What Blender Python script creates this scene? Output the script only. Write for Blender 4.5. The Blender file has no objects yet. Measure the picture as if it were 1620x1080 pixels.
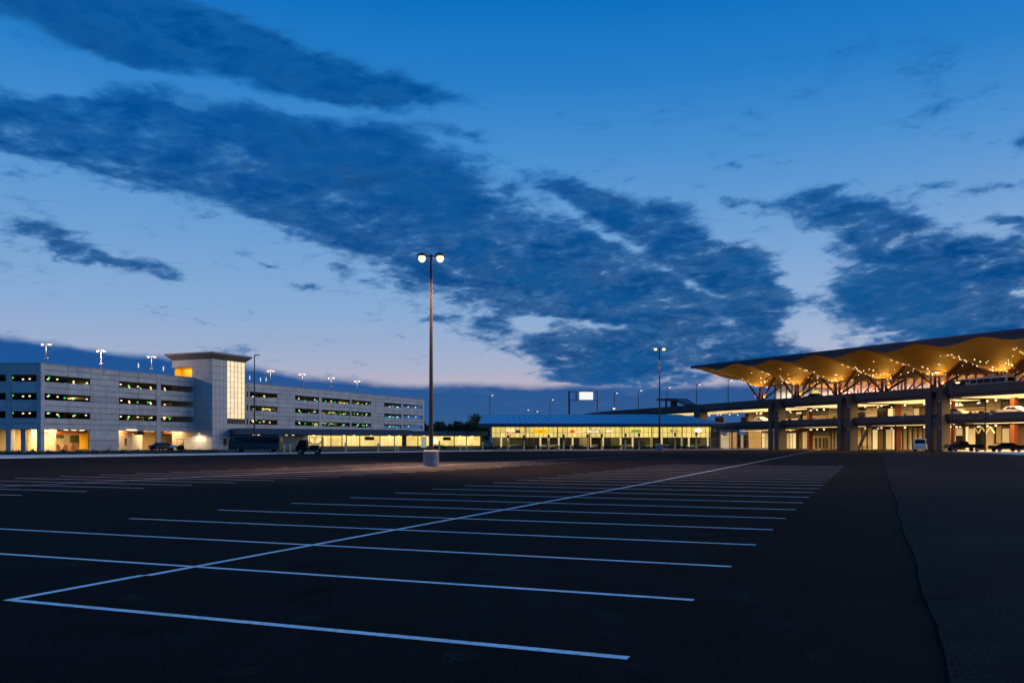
import bpy, bmesh, math, random
from mathutils import Vector, Matrix
random.seed(7)
R = math.radians
scene = bpy.context.scene
COL = scene.collection

# ------------------------------------------------------------------ camera
CAM_H, FPX = 1.6, 1400.0
cam_data = bpy.data.cameras.new('camera')
cam = bpy.data.objects.new('camera', cam_data)
COL.objects.link(cam)
cam.location = (0, 0, CAM_H)
cam.rotation_euler = (R(90), 0, 0)
cam_data.sensor_width = 36.0
cam_data.lens = 36.0 * FPX / 1620.0
cam_data.shift_y = 160.0 / 1620.0
cam_data.clip_start = 0.1
cam_data.clip_end = 20000
scene.camera = cam

# ------------------------------------------------------------------ view
scene.view_settings.view_transform = 'Standard'
scene.view_settings.look = 'None'
scene.view_settings.exposure = 0.0
scene.view_settings.gamma = 1.0
scene.view_settings.use_curve_mapping = False
scene.cycles.use_denoising = True
scene.cycles.use_adaptive_sampling = True
scene.cycles.adaptive_threshold = 0.02
scene.cycles.max_bounces = 6
scene.cycles.diffuse_bounces = 3
scene.cycles.glossy_bounces = 3
scene.cycles.transparent_max_bounces = 12
scene.cycles.sample_clamp_indirect = 3.0
scene.cycles.caustics_reflective = False
scene.cycles.caustics_refractive = False

def srgb(r, g, b):
    def f(c):
        c /= 255.0
        return c / 12.92 if c <= 0.04045 else ((c + 0.055) / 1.055) ** 2.4
    return (f(r), f(g), f(b), 1.0)

# ------------------------------------------------------------------ node helpers
class S:
    """a float socket with arithmetic, so that node maths can be written as expressions"""
    tree = None
    def __init__(self, sock): self.s = sock
    @staticmethod
    def op(kind, *args):
        n = S.tree.nodes.new('ShaderNodeMath'); n.operation = kind
        for i, a in enumerate(args):
            if isinstance(a, S): S.tree.links.new(a.s, n.inputs[i])
            else: n.inputs[i].default_value = float(a)
        return S(n.outputs[0])
    def __add__(self, o): return S.op('ADD', self, o)
    __radd__ = __add__
    def __sub__(self, o): return S.op('SUBTRACT', self, o)
    def __rsub__(self, o): return S.op('SUBTRACT', o, self)
    def __mul__(self, o): return S.op('MULTIPLY', self, o)
    __rmul__ = __mul__
    def __truediv__(self, o): return S.op('DIVIDE', self, o)
    def exp(self): return S.op('EXPONENT', self)
    def max(self, o): return S.op('MAXIMUM', self, o)
    def min(self, o): return S.op('MINIMUM', self, o)
    def smooth(self, a, b):
        n = S.tree.nodes.new('ShaderNodeMapRange'); n.interpolation_type = 'SMOOTHSTEP'
        S.tree.links.new(self.s, n.inputs['Value'])
        n.inputs['From Min'].default_value = a; n.inputs['From Max'].default_value = b
        return S(n.outputs['Result'])
def vec(x, y, z):
    n = S.tree.nodes.new('ShaderNodeCombineXYZ')
    for i, a in enumerate((x, y, z)):
        if isinstance(a, S): S.tree.links.new(a.s, n.inputs[i])
        else: n.inputs[i].default_value = a
    return n.outputs[0]
def noise(vsock, scale, detail=6, rough=0.55, dist=0.0):
    n = S.tree.nodes.new('ShaderNodeTexNoise')
    S.tree.links.new(vsock, n.inputs['Vector'])
    n.inputs['Scale'].default_value = scale; n.inputs['Detail'].default_value = detail
    n.inputs['Roughness'].default_value = rough; n.inputs['Distortion'].default_value = dist
    return S(n.outputs['Fac'])
def mixc(fac, a, b):
    n = S.tree.nodes.new('ShaderNodeMix'); n.data_type = 'RGBA'
    if isinstance(fac, S): S.tree.links.new(fac.s, n.inputs[0])
    else: n.inputs[0].default_value = fac
    for i, c in ((6, a), (7, b)):
        if isinstance(c, tuple): n.inputs[i].default_value = c
        else: S.tree.links.new(c, n.inputs[i])
    return n.outputs[2]
def ramp(fac, stops):
    n = S.tree.nodes.new('ShaderNodeValToRGB')
    S.tree.links.new(fac.s, n.inputs[0])
    el = n.color_ramp.elements
    while len(el) < len(stops): el.new(0.5)
    for e, (p, c) in zip(el, stops): e.position = p; e.color = c
    return n.outputs[0]

# ------------------------------------------------------------------ world: dusk sky with broken cloud
world = bpy.data.worlds.new('World')
scene.world = world
world.use_nodes = True
wt = world.node_tree
for n in list(wt.nodes): wt.nodes.remove(n)
S.tree = wt
tc = wt.nodes.new('ShaderNodeTexCoord')
sep = wt.nodes.new('ShaderNodeSeparateXYZ')
wt.links.new(tc.outputs['Generated'], sep.inputs[0])
dx, dy, dz = S(sep.outputs[0]), S(sep.outputs[1]), S(sep.outputs[2])
az = S.op('ARCTAN2', dx, dy)
el = S.op('ARCSINE', dz.max(-1).min(1))
elp = el.max(0.0)

# clear sky by elevation
HALF = math.pi / 2
grad = ramp(S.op('DIVIDE', elp, HALF), [(d / 90.0, srgb(*c)) for d, c in (
    (0, (206, 180, 178)), (3.2, (192, 178, 190)), (5.0, (164, 176, 204)), (8, (138, 172, 213)), (13, (108, 159, 211)),
    (18, (72, 143, 208)), (22, (40, 126, 200)), (27, (6, 110, 190)), (36, (10, 114, 194)), (60, (16, 114, 192)), (90, (10, 108, 186)))])
# the afterglow stands low on the right, where the sun went down
SUN_AZ = R(72)
ga = (az - SUN_AZ) / R(38)
ge = (el - R(3)) / R(9)
glow = (0.0 - (ga * ga + ge * ge)).exp()
gmix = wt.nodes.new('ShaderNodeMix'); gmix.data_type = 'RGBA'; gmix.blend_type = 'ADD'
wt.links.new((glow * 0.8).s, gmix.inputs[0]); wt.links.new(grad, gmix.inputs[6])
gmix.inputs[7].default_value = (0.62, 0.40, 0.20, 1)
clear = gmix.outputs[2]

# the cloud layer seen in perspective: direction projected on a plane overhead
k = 1.0 / 1.0
den = elp + 0.10
px_, py_ = dx / den, dy / den
ca, sa = math.cos(R(28)), math.sin(R(28))
along, across = px_ * sa + py_ * ca, px_ * ca - py_ * sa
pv = vec(along * 0.42, across, 0.0)
n1 = noise(pv, 1.7, 8, 0.62, 0.3)
n2 = noise(vec(az * 1.0 + el * 0.9, el * 2.5 - az * 0.40, 1.0), 15.0, 8, 0.64, 0.35)
n4 = noise(vec(az * 1.0 + el * 0.6, el * 3.4 - az * 0.6, 7.0), 9.0, 7, 0.66, 0.4)
n5 = noise(vec(az * 1.0 + el * 1.2, el * 3.0 - az * 0.5, 3.0), 34.0, 5, 0.6, 0.5)
n3 = noise(vec(along * 0.6, across, 4.0), 0.45, 3, 0.5)
warp = noise(vec(az * 3.0, el * 6.0, 2.0), 2.2, 4, 0.6) - 0.5
warp2 = noise(vec(az * 3.0, el * 6.0, 9.0), 2.2, 4, 0.6) - 0.5
azw, elw = az + warp * 0.10, el + warp2 * 0.045

def blob(x, y, rx, ry, ang, w, acc):
    """adds one soft cloud mass, given by where it stands in the view from the car park (degrees of sky)"""
    a0 = math.atan((x - 810) / 1400.0)
    e0 = math.atan((700 - y) / 1400.0 * math.cos(a0))
    m = wt.nodes.new('ShaderNodeMapping'); m.vector_type = 'TEXTURE'
    # the running sum rides along in z (scaled to nothing), so that the masses are worked out one after another
    wt.links.new(vec(azw, elw, acc), m.inputs['Vector'])
    m.inputs['Location'].default_value = (a0, e0, 0)
    m.inputs['Rotation'].default_value = (0, 0, -R(ang))
    m.inputs['Scale'].default_value = (rx * math.cos(a0) ** 2 / 1400.0, ry * math.cos(a0) * math.cos(e0) ** 2 / 1400.0, 1e7)
    d = wt.nodes.new('ShaderNodeVectorMath'); d.operation = 'DOT_PRODUCT'
    wt.links.new(m.outputs[0], d.inputs[0]); wt.links.new(m.outputs[0], d.inputs[1])
    e = S.op('POWER', 0.36788, S(d.outputs['Value']))
    return S.op('MULTIPLY_ADD', e, w, acc)
BLOBS = [
    (250, 38, 330, 54, 10, 1.1), (60, 14, 180, 40, 0, .9), (470, 108, 230, 42, 11, 1.1), (660, 158, 130, 16, 4, .7), (210, 88, 130, 26, 4, .8), (760, 215, 110, 10, 8, .38), (900, 232, 60, 7, 0, .25), (690, 205, 90, 9, 6, .35),
    (115, 155, 38, 20, 0, .75), (225, 172, 85, 34, 5, .75), (440, 196, 80, 28, 8, .65),
    (40, 215, 180, 60, 4, 1.2), (260, 248, 230, 58, 8, 1.3), (470, 285, 200, 66, 14, 1.3), (620, 330, 200, 80, 20, 1.3), (760, 400, 190, 80, 22, 1.2),
    (930, 440, 200, 84, 20, 1.3), (1090, 485, 180, 62, 14, 1.2), (1210, 490, 80, 36, 0, .8), (640, 235, 110, 30, 18, .6),
    (930, 305, 90, 24, 14, 1.0), (1040, 350, 95, 30, 22, 1.0), (1130, 400, 90, 32, 18, 1.0), (1190, 440, 70, 30, 15, .7),
    (900, 555, 70, 26, 8, .9), (1010, 575, 150, 36, 4, 1.1), (1130, 560, 100, 26, 4, .8), (900, 590, 50, 18, 0, .5),
    (1290, 305, 70, 14, -10, .85), (1350, 345, 110, 26, 12, 1.1), (1420, 395, 130, 40, 18, 1.2), (1500, 450, 140, 54, 8, 1.2), (1610, 400, 120, 52, 0, 1.3), (1600, 470, 130, 50, 0, 1.2),
    (1400, 490, 90, 40, 0, .9), (1540, 520, 150, 40, -6, 1.0), (1590, 292, 50, 14, -5, .75), (1480, 298, 50, 9, -5, .6), (1180, 314, 26, 9, 0, .7), (1105, 325, 40, 12, -4, .5), (1610, 222, 26, 12, 0, .6),
    (1590, 345, 60, 12, 0, .6), (1175, 268, 22, 5, 0, .35),
    (60, 368, 85, 17, 5, .9), (190, 410, 95, 15, 10, .9), (262, 441, 32, 8, 0, .7), (385, 408, 30, 10, 10, .6), (425, 420, 30, 5, 5, .5),
    (478, 451, 24, 5, 0, .55), (315, 341, 30, 6, 0, .5), (525, 422, 26, 10, 10, .6), (415, 343, 26, 14, 0, .55), (760, 541, 30, 6, 4, .55), (700, 505, 30, 8, 5, .5), (800, 520, 45, 10, 10, .5),
    # clear lanes between the masses
    (960, 362, 120, 10, 30, -.55), (1110, 446, 60, 13, 22, -.85), (1015, 420, 26, 9, 10, -.45), (1165, 468, 40, 9, 15, -.5), (1285, 430, 30, 60, 20, -.7), (1275, 520, 50, 30, -20, -.6), (1330, 470, 16, 30, 0, -.35),
    (75, 268, 90, 9, 4, -.45), (560, 176, 190, 13, 8, -.6), (300, 132, 150, 11, 4, -.55), (60, 118, 70, 14, 0, -.5), (640, 330, 26, 7, 10, -.25), (690, 395, 30, 9, 20, -.3), (960, 520, 95, 10, 4, -.75), (1065, 536, 60, 8, 8, -.6), (850, 522, 55, 14, 10, -.6), (1100, 590, 70, 7, 4, -.5), (1000, 556, 40, 6, 4, -.4), (1390, 425, 45, 8, 10, -.55), (1470, 470, 55, 7, 5, -.55), (1340, 392, 28, 9, 20, -.45), (1560, 360, 65, 12, 0, -.55), (1440, 350, 40, 10, 0, -.45), (1560, 480, 60, 6, 5, -.3),
]
D = 0.0
for b in BLOBS:
    D = blob(*b, D)
# the bank of cloud that lies along the horizon, higher to the left
edge = (R(3.75) + warp2 * 0.02).max(R(6.15) + (az + R(30.05)) * (-0.105) + warp * 0.02) + (n2 - 0.5) * 0.010
bank = (edge - el).smooth(-0.004, 0.007)
# beyond the picture the same broken cloud goes on
outside = S.op('ABSOLUTE', az).smooth(R(31), R(44)).max(el.smooth(R(27), R(36)))
D = D.min(1.08) + outside * (n3 * 2.0 - 0.75)
dens = D * 1.02 - n4.smooth(0.57, 0.76) * elp.smooth(R(22), R(10)) * 0.75 + (n1 - 0.5) * 1.9 + (n2 - 0.5) * 2.1 + (n5 - 0.5) * (elp.smooth(R(24), R(8)) * 1.5 + 0.35)
cover = dens.smooth(0.18, 0.92)
cover = cover * el.smooth(R(1.0), R(4.0))
cov = cover.max(bank * 0.97)
thick = dens.smooth(0.35, 1.45)
inner = n1.smooth(0.42, 0.70)
c_thin = mixc(elp.smooth(R(5), R(22)), srgb(78, 124, 176), srgb(30, 112, 184))
c_thick = mixc(elp.smooth(R(5), R(22)), srgb(4, 68, 128), srgb(0, 76, 148))
ccol = mixc(thick, c_thin, c_thick)
ccol = mixc(inner * 0.42, ccol, srgb(30, 104, 168))
ccol = mixc(n2.smooth(0.50, 0.30) * 0.55, ccol, srgb(0, 58, 116))
# torn, brighter rags where the layer is thin and low
rag = (n4 * 0.6 + n5 * 0.4).smooth(0.49, 0.66) * elp.smooth(R(20), R(9))
ccol = mixc(rag * 0.40, ccol, srgb(84, 128, 176))
bcol = mixc(elp.smooth(0.0, R(6)), srgb(34, 88, 140), srgb(2, 76, 146))
ccol = mixc(bank * (1.0 - cover * 0.5), ccol, bcol)
skyc = mixc(cov, clear, ccol)
# below the horizon: dark land
skyc = mixc(el.smooth(-0.02, 0.0), (0.01, 0.012, 0.018, 1), skyc)
bg = wt.nodes.new('ShaderNodeBackground')
wt.links.new(skyc, bg.inputs['Color'])
bg.inputs['Strength'].default_value = 1.0
wo = wt.nodes.new('ShaderNodeOutputWorld')
wt.links.new(bg.outputs[0], wo.inputs[0])

# ------------------------------------------------------------------ sun: the last afterglow, low on the right
sun_d = bpy.data.lights.new('afterglow_sun', 'SUN')
sun_d.energy = 0.95; sun_d.angle = R(45); sun_d.color = (1.0, 0.88, 0.74)
sun = bpy.data.objects.new('afterglow_sun', sun_d); COL.objects.link(sun)
SUN_EL = R(13)
sv = Vector((math.sin(SUN_AZ) * math.cos(SUN_EL), math.cos(SUN_AZ) * math.cos(SUN_EL), math.sin(SUN_EL)))
sun.rotation_euler = (-sv).to_track_quat('-Z', 'Y').to_euler()
# ------------------------------------------------------------------ materials
MATS = {}
def mat(name, col, rough=0.7, metal=0.0, var=0.0, scale=1.0, bump=0.0, rand=0.0, spec=0.3, detail=5, streak=0.0):
    if name in MATS: return MATS[name]
    m = bpy.data.materials.new(name); m.use_nodes = True; t = m.node_tree; S.tree = t
    b = t.nodes['Principled BSDF']
    b.inputs['Roughness'].default_value = rough; b.inputs['Metallic'].default_value = metal
    b.inputs['Specular IOR Level'].default_value = spec
    c = (col[0], col[1], col[2], 1.0)
    if var or bump or rand:
        g = t.nodes.new('ShaderNodeNewGeometry')
        nz = noise(g.outputs['Position'], scale, detail, 0.6)
        f = (nz - 0.5) * (2.0 * var) + 1.0
        if streak:
            mp = t.nodes.new('ShaderNodeMapping'); mp.inputs['Scale'].default_value = (1, 1, 0.10)
            t.links.new(g.outputs['Position'], mp.inputs['Vector'])
            f = f - noise(mp.outputs[0], 1.6, 5, 0.7).smooth(0.50, 0.75) * streak
        if rand:
            oi = t.nodes.new('ShaderNodeObjectInfo')
            f = f + (S(oi.outputs['Random']) - 0.5) * (2.0 * rand)
        h = t.nodes.new('ShaderNodeMix'); h.data_type = 'RGBA'; h.blend_type = 'MULTIPLY'
        h.inputs[0].default_value = 1.0; h.inputs[6].default_value = c
        t.links.new(vec(f, f, f), h.inputs[7]); t.links.new(h.outputs[2], b.inputs['Base Color'])
        if bump:
            bn = t.nodes.new('ShaderNodeBump'); bn.inputs['Strength'].default_value = bump; bn.inputs['Distance'].default_value = 0.02
            t.links.new(nz.s, bn.inputs['Height']); t.links.new(bn.outputs[0], b.inputs['Normal'])
    else:
        b.inputs['Base Color'].default_value = c
    MATS[name] = m
    return m
def emit(name, col, strength, rand=0.0, base=(0.5, 0.5, 0.5)):
    if name in MATS: return MATS[name]
    m = bpy.data.materials.new(name); m.use_nodes = True; t = m.node_tree; S.tree = t
    b = t.nodes['Principled BSDF']
    b.inputs['Base Color'].default_value = (*base, 1); b.inputs['Roughness'].default_value = 0.25
    b.inputs['Emission Color'].default_value = (*col[:3], 1); b.inputs['Emission Strength'].default_value = strength
    if rand:
        oi = t.nodes.new('ShaderNodeObjectInfo')
        g = t.nodes.new('ShaderNodeNewGeometry')
        nz = noise(g.outputs['Position'], 0.35, 3, 0.5)
        f = ((S(oi.outputs['Random']) - 0.5) * (2 * rand) + (nz - 0.5) * rand * 2.0 + 1.0) * strength
        t.links.new(f.s, b.inputs['Emission Strength'])
    MATS[name] = m
    return m
def glass(name, tint, refl=0.12):
    if name in MATS: return MATS[name]
    m = bpy.data.materials.new(name); m.use_nodes = True; t = m.node_tree
    for n in list(t.nodes): t.nodes.remove(n)
    o = t.nodes.new('ShaderNodeOutputMaterial'); mx = t.nodes.new('ShaderNodeMixShader')
    tr = t.nodes.new('ShaderNodeBsdfTransparent'); gl = t.nodes.new('ShaderNodeBsdfGlossy'); lw = t.nodes.new('ShaderNodeLayerWeight')
    tr.inputs[0].default_value = (*tint, 1); gl.inputs['Roughness'].default_value = 0.03
    lw.inputs['Blend'].default_value = refl
    t.links.new(lw.outputs['Fresnel'], mx.inputs[0]); t.links.new(tr.outputs[0], mx.inputs[1]); t.links.new(gl.outputs[0], mx.inputs[2])
    t.links.new(mx.outputs[0], o.inputs[0])
    MATS[name] = m
    return m

PRECAST = mat('precast_concrete', (0.50, 0.50, 0.51), 0.85, var=0.38, scale=0.55, rand=0.09, bump=0.2, streak=0.35)
CONC = mat('concrete', (0.36, 0.36, 0.37), 0.85, var=0.25, scale=0.6, rand=0.05)
CONC_DARK = mat('dark_concrete', (0.13, 0.13, 0.14), 0.85, var=0.25, scale=0.5)
KERBC = mat('kerb_concrete', (0.60, 0.60, 0.60), 0.8, var=0.2, scale=1.5, rand=0.08)
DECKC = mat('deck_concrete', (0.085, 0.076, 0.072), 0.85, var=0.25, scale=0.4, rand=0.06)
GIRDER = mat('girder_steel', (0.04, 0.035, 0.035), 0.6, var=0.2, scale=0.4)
PANEL = mat('tower_panel', (0.52, 0.51, 0.51), 0.55, rand=0.05, var=0.08, scale=0.5)
CAP = mat('roof_fascia', (0.15, 0.14, 0.14), 0.6)
DMETAL = mat('dark_metal', (0.045, 0.045, 0.05), 0.45, 0.2)
GALV = mat('galvanised_steel', (0.33, 0.33, 0.34), 0.45, 0.4)
POLEM = mat('bronze_pole', (0.06, 0.055, 0.05), 0.5, 0.1)
MULL = mat('mullion', (0.05, 0.05, 0.05), 0.5)
CREAM = mat('cream_wall', (0.58, 0.46, 0.28), 0.8, var=0.12, scale=0.5, rand=0.06)
CREAM2 = mat('pale_plaster', (0.58, 0.50, 0.38), 0.8, var=0.2, scale=0.4)
DGLASS = mat('dark_glass', (0.012, 0.012, 0.012), 0.15, spec=0.3)
ORANGE = mat('orange_steel', (0.12, 0.032, 0.012), 0.55, var=0.15, scale=1.0)
RUST = mat('red_brown_steel', (0.11, 0.03, 0.02), 0.5, var=0.15, scale=1.0)
WOOD = mat('wood_soffit', (0.44, 0.235, 0.035), 0.6, var=0.30, scale=0.5)
ROOFB = mat('standing_seam_roof', (0.24, 0.44, 0.56), 0.45, 0.2, rand=0.04)
ROOFD = mat('terminal_roof_metal', (0.05, 0.06, 0.085), 0.6, 0.1)
WALKF = mat('walkway_fascia', (0.06, 0.10, 0.14), 0.55)
YELLOWW = mat('yellow_wall', (0.85, 0.48, 0.03), 0.7)
YPAINT = mat('yellow_paint', (0.55, 0.45, 0.14), 0.6)
TYRE = mat('tyre_rubber', (0.02, 0.02, 0.02), 0.9)
CARBLK = mat('black_car_paint', (0.006, 0.006, 0.008), 0.4, spec=0.25)
CARWHT = mat('white_car_paint', (0.70, 0.70, 0.68), 0.3, spec=0.5)
CARBRN = mat('brown_grey_paint', (0.05, 0.042, 0.04), 0.35, spec=0.5)
HALLW = mat('hall_wall', (0.62, 0.50, 0.52), 0.8, var=0.1, scale=0.15)
TEAL = mat('pale_green_panel', (0.45, 0.62, 0.52), 0.6)
WHITEP = mat('white_paint', (0.78, 0.78, 0.78), 0.6)
REDP = mat('red_pipe_paint', (0.55, 0.10, 0.03), 0.5)
LEAF = mat('leaf', (0.04, 0.06, 0.03), 0.7, var=0.5, scale=1.2)
BARK = mat('bark', (0.07, 0.055, 0.045), 0.9, var=0.4, scale=3)
SOIL = mat('planting_soil', (0.04, 0.045, 0.03), 0.95, var=0.4, scale=0.7)
LED = emit('led_lens', (1.0, 0.64, 0.32), 2.2)
ROOFLED = emit('roof_lamp_lens', (1.0, 0.68, 0.36), 1.8)
GARLED = emit('garage_lamp_lens', (1.0, 0.74, 0.36), 3.0)
GREEN = emit('green_indicator', (0.05, 0.85, 0.18), 2.2)
WHITELED = emit('street_lamp_lens', (1.0, 0.88, 0.72), 1.6)
SODIUM = emit('orange_lamp_lens', (1.0, 0.52, 0.2), 9.0)
STAR = emit('downlight_lens', (1.0, 0.80, 0.46), 2.6)
STRIP = emit('strip_lens', (1.0, 0.66, 0.25), 1.25)
GLOWP = emit('lit_panel', (1.0, 0.73, 0.13), 0.86, rand=0.18)
GLOWW = emit('lit_wall_panel', (1.0, 0.69, 0.16), 0.86, rand=0.22)
GLOWT = emit('sunset_tower_pane', (1.0, 0.76, 0.34), 0.84, rand=0.14)  # reflected sunset put into the panes as emission
SIGNW = emit('lit_white_sign', (1.0, 0.90, 0.72), 1.1)
SIGNY = emit('lit_yellow_sign', (1.0, 0.55, 0.0), 0.95, base=(.3, .15, 0))
SIGNR = emit('lit_red_sign', (1.0, 0.07, 0.02), 0.8, base=(.3, .02, 0))
SIGNG = emit('lit_green_sign', (0.40, 0.62, 0.10), 0.7, base=(.1, .2, 0))
SIGNGR = emit('lit_dark_green_logo', (0.05, 0.35, 0.05), 0.6)
LIMESIGN = emit('lit_lime_sign', (0.75, 0.80, 0.12), 0.95)
HEADL = emit('headlamp', (1.0, 0.9, 0.7), 10.0)
REARL = mat('tail_lamp', (0.5, 0.02, 0.01), 0.3)
CLEARG = glass('clear_glass', (0.88, 0.92, 0.92), 0.10)

# ------------------------------------------------------------------ mesh helpers
class MB:
    def __init__(self): self.v, self.f = [], []
    def poly(self, pts):
        i = len(self.v); self.v += [tuple(p) for p in pts]; self.f.append(tuple(range(i, i + len(pts))))
        return self
    def hexa(self, p):
        i = len(self.v); self.v += [tuple(q) for q in p]
        for q in ((0, 3, 2, 1), (4, 5, 6, 7), (0, 1, 5, 4), (1, 2, 6, 5), (2, 3, 7, 6), (3, 0, 4, 7)):
            self.f.append(tuple(i + k for k in q))
        return self
    def box(self, x0, x1, y0, y1, z0, z1):
        return self.hexa([(x0, y0, z0), (x1, y0, z0), (x1, y1, z0), (x0, y1, z0), (x0, y0, z1), (x1, y0, z1), (x1, y1, z1), (x0, y1, z1)])
    def tube(self, pts, rad, n=8, cap=True):
        """round bar through a list of points; rad is one radius or one per point"""
        pts = [Vector(p) for p in pts]
        rs = rad if isinstance(rad, (list, tuple)) else [rad] * len(pts)
        i0 = len(self.v)
        for k, p in enumerate(pts):
            d = (pts[min(k + 1, len(pts) - 1)] - pts[max(k - 1, 0)]).normalized()
            a = d.cross(Vector((0, 0, 1)) if abs(d.z) < 0.95 else Vector((1, 0, 0))).normalized(); b = d.cross(a)
            for j in range(n):
                t = 2 * math.pi * j / n
                self.v.append(tuple(p + (a * math.cos(t) + b * math.sin(t)) * rs[k]))
        for k in range(len(pts) - 1):
            for j in range(n):
                a0 = i0 + k * n + j; a1 = i0 + k * n + (j + 1) % n
                self.f.append((a0, a1, a1 + n, a0 + n))
        if cap:
            self.f.append(tuple(i0 + j for j in range(n - 1, -1, -1)))
            self.f.append(tuple(i0 + (len(pts) - 1) * n + j for j in range(n)))
        return self
    def prism(self, poly, z0, z1):
        n = len(poly); i = len(self.v)
        self.v += [(x, y, z0) for x, y in poly] + [(x, y, z1) for x, y in poly]
        self.f.append(tuple(i + k for k in range(n - 1, -1, -1))); self.f.append(tuple(i + n + k for k in range(n)))
        for k in range(n):
            self.f.append((i + k, i + (k + 1) % n, i + n + (k + 1) % n, i + n + k))
        return self
    def profile(self, prof, ys):
        """side outline (x, z) spread between two y values per point: prof = [(x, z)], ys = half widths"""
        n = len(prof); i = len(self.v)
        self.v += [(x, -w, z) for (x, z), w in zip(prof, ys)] + [(x, w, z) for (x, z), w in zip(prof, ys)]
        self.f.append(tuple(i + k for k in range(n))); self.f.append(tuple(i + n + k for k in range(n - 1, -1, -1)))
        for k in range(n):
            self.f.append((i + k, i + n + k, i + n + (k + 1) % n, i + (k + 1) % n))
        return self
    def mesh(self, name, m, smooth=False):
        me = bpy.data.meshes.new(name); me.from_pydata(self.v, [], self.f); me.update()
        bm = bmesh.new(); bm.from_mesh(me); bmesh.ops.recalc_face_normals(bm, faces=bm.faces); bm.to_mesh(me); bm.free()
        me.materials.append(m)
        if smooth:
            me.shade_smooth()
            me.set_sharp_from_angle(angle=R(35))
        return me
    def build(self, name, m, parent=None, M=None, smooth=False):
        return link(name, self.mesh(name, m, smooth), parent, M)
def link(name, me, parent=None, M=None):
    o = bpy.data.objects.new(name, me); COL.objects.link(o)
    o.parent = parent
    if M is not None: o.matrix_local = M
    return o
def tag(o, label=None, cat=None, group=None, kind=None):
    if label: o['label'] = label
    if cat: o['category'] = cat
    if group: o['group'] = group
    if kind: o['kind'] = kind
    return o
def thing(name, label, cat, loc=(0, 0, 0), rz=0.0, group=None):
    o = bpy.data.objects.new(name, None); COL.objects.link(o)
    o.empty_display_size = 0.5
    o.location = loc; o.rotation_euler = (0, 0, rz)
    return tag(o, label, cat, group)
_UNIT = {}
def piece(name, m, parent, x0, x1, y0, y1, z0, z1, M=None):
    """a block whose mesh is shared between alike pieces"""
    me = _UNIT.get(m.name)
    if me is None:
        me = MB().box(-.5, .5, -.5, .5, -.5, .5).mesh('block_' + m.name, m); _UNIT[m.name] = me
    T = Matrix.Translation(((x0 + x1) / 2, (y0 + y1) / 2, (z0 + z1) / 2)) @ Matrix.Diagonal((x1 - x0, y1 - y0, z1 - z0, 1))
    return link(name, me, parent, (M @ T) if M is not None else T)
def copy_tree(o, parent=None):
    c = o.copy(); COL.objects.link(c)
    if parent is not None:
        ml = o.matrix_local.copy(); c.parent = parent; c.matrix_local = ml
    for ch in list(KIDS.get(o.name, [])): copy_tree(ch, c)
    return c
KIDS = {}
def index_kids():
    KIDS.clear()
    for o in COL.objects:
        if o.parent: KIDS.setdefault(o.parent.name, []).append(o)
def light(name, kind, parent, loc, power, col, size=0.2, sy=None, rot=None, spot=None):
    d = bpy.data.lights.new(name, kind); d.energy = power; d.color = col
    if kind == 'AREA':
        d.shape = 'RECTANGLE'; d.size = size; d.size_y = sy or size
    else:
        d.shadow_soft_size = size
    if kind == 'SPOT':
        d.spot_size = spot or R(150); d.spot_blend = 0.6
    o = bpy.data.objects.new(name, d); COL.objects.link(o); o.parent = parent; o.location = loc
    if rot: o.rotation_euler = rot
    return o
ORD = ('first second third fourth fifth sixth seventh eighth ninth tenth eleventh twelfth thirteenth fourteenth fifteenth sixteenth seventeenth '
       'eighteenth nineteenth twentieth twenty-first twenty-second twenty-third twenty-fourth twenty-fifth twenty-sixth').split()
def at(px, py, Z):
    """where a pixel of the photograph lies when it is Z metres off"""
    return Vector(((px - 810) / FPX * Z, Z, CAM_H + (700 - py) / FPX * Z))
def on_ground(px, py):
    Z = CAM_H * FPX / (py - 700.0)
    return Vector(((px - 810) / FPX * Z, Z, 0))
class Frame:
    """a plan frame: origin, x direction, y = x turned left"""
    def __init__(self, ox, oy, ux, uy):
        l = math.hypot(ux, uy); self.o = (ox, oy); self.u = (ux / l, uy / l); self.w = (-uy / l, ux / l)
        self.rz = math.atan2(uy, ux)
    def a(self, px, y=0.0):
        """x in the frame of the point at depth y that shows at photo column px"""
        k = (px - 810) / FPX
        ox, oy = self.o[0] + self.w[0] * y, self.o[1] + self.w[1] * y
        return (k * oy - ox) / (self.u[0] - k * self.u[1])
    def world(self, x, y, z=0.0):
        return Vector((self.o[0] + self.u[0] * x + self.w[0] * y, self.o[1] + self.u[1] * x + self.w[1] * y, z))
    def zat(self, px, py, y=0.0):
        """(x, z) of the point at depth y seen at photo pixel px, py"""
        x = self.a(px, y); p = self.world(x, y)
        return x, CAM_H + (700 - py) / FPX * p.y
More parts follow.
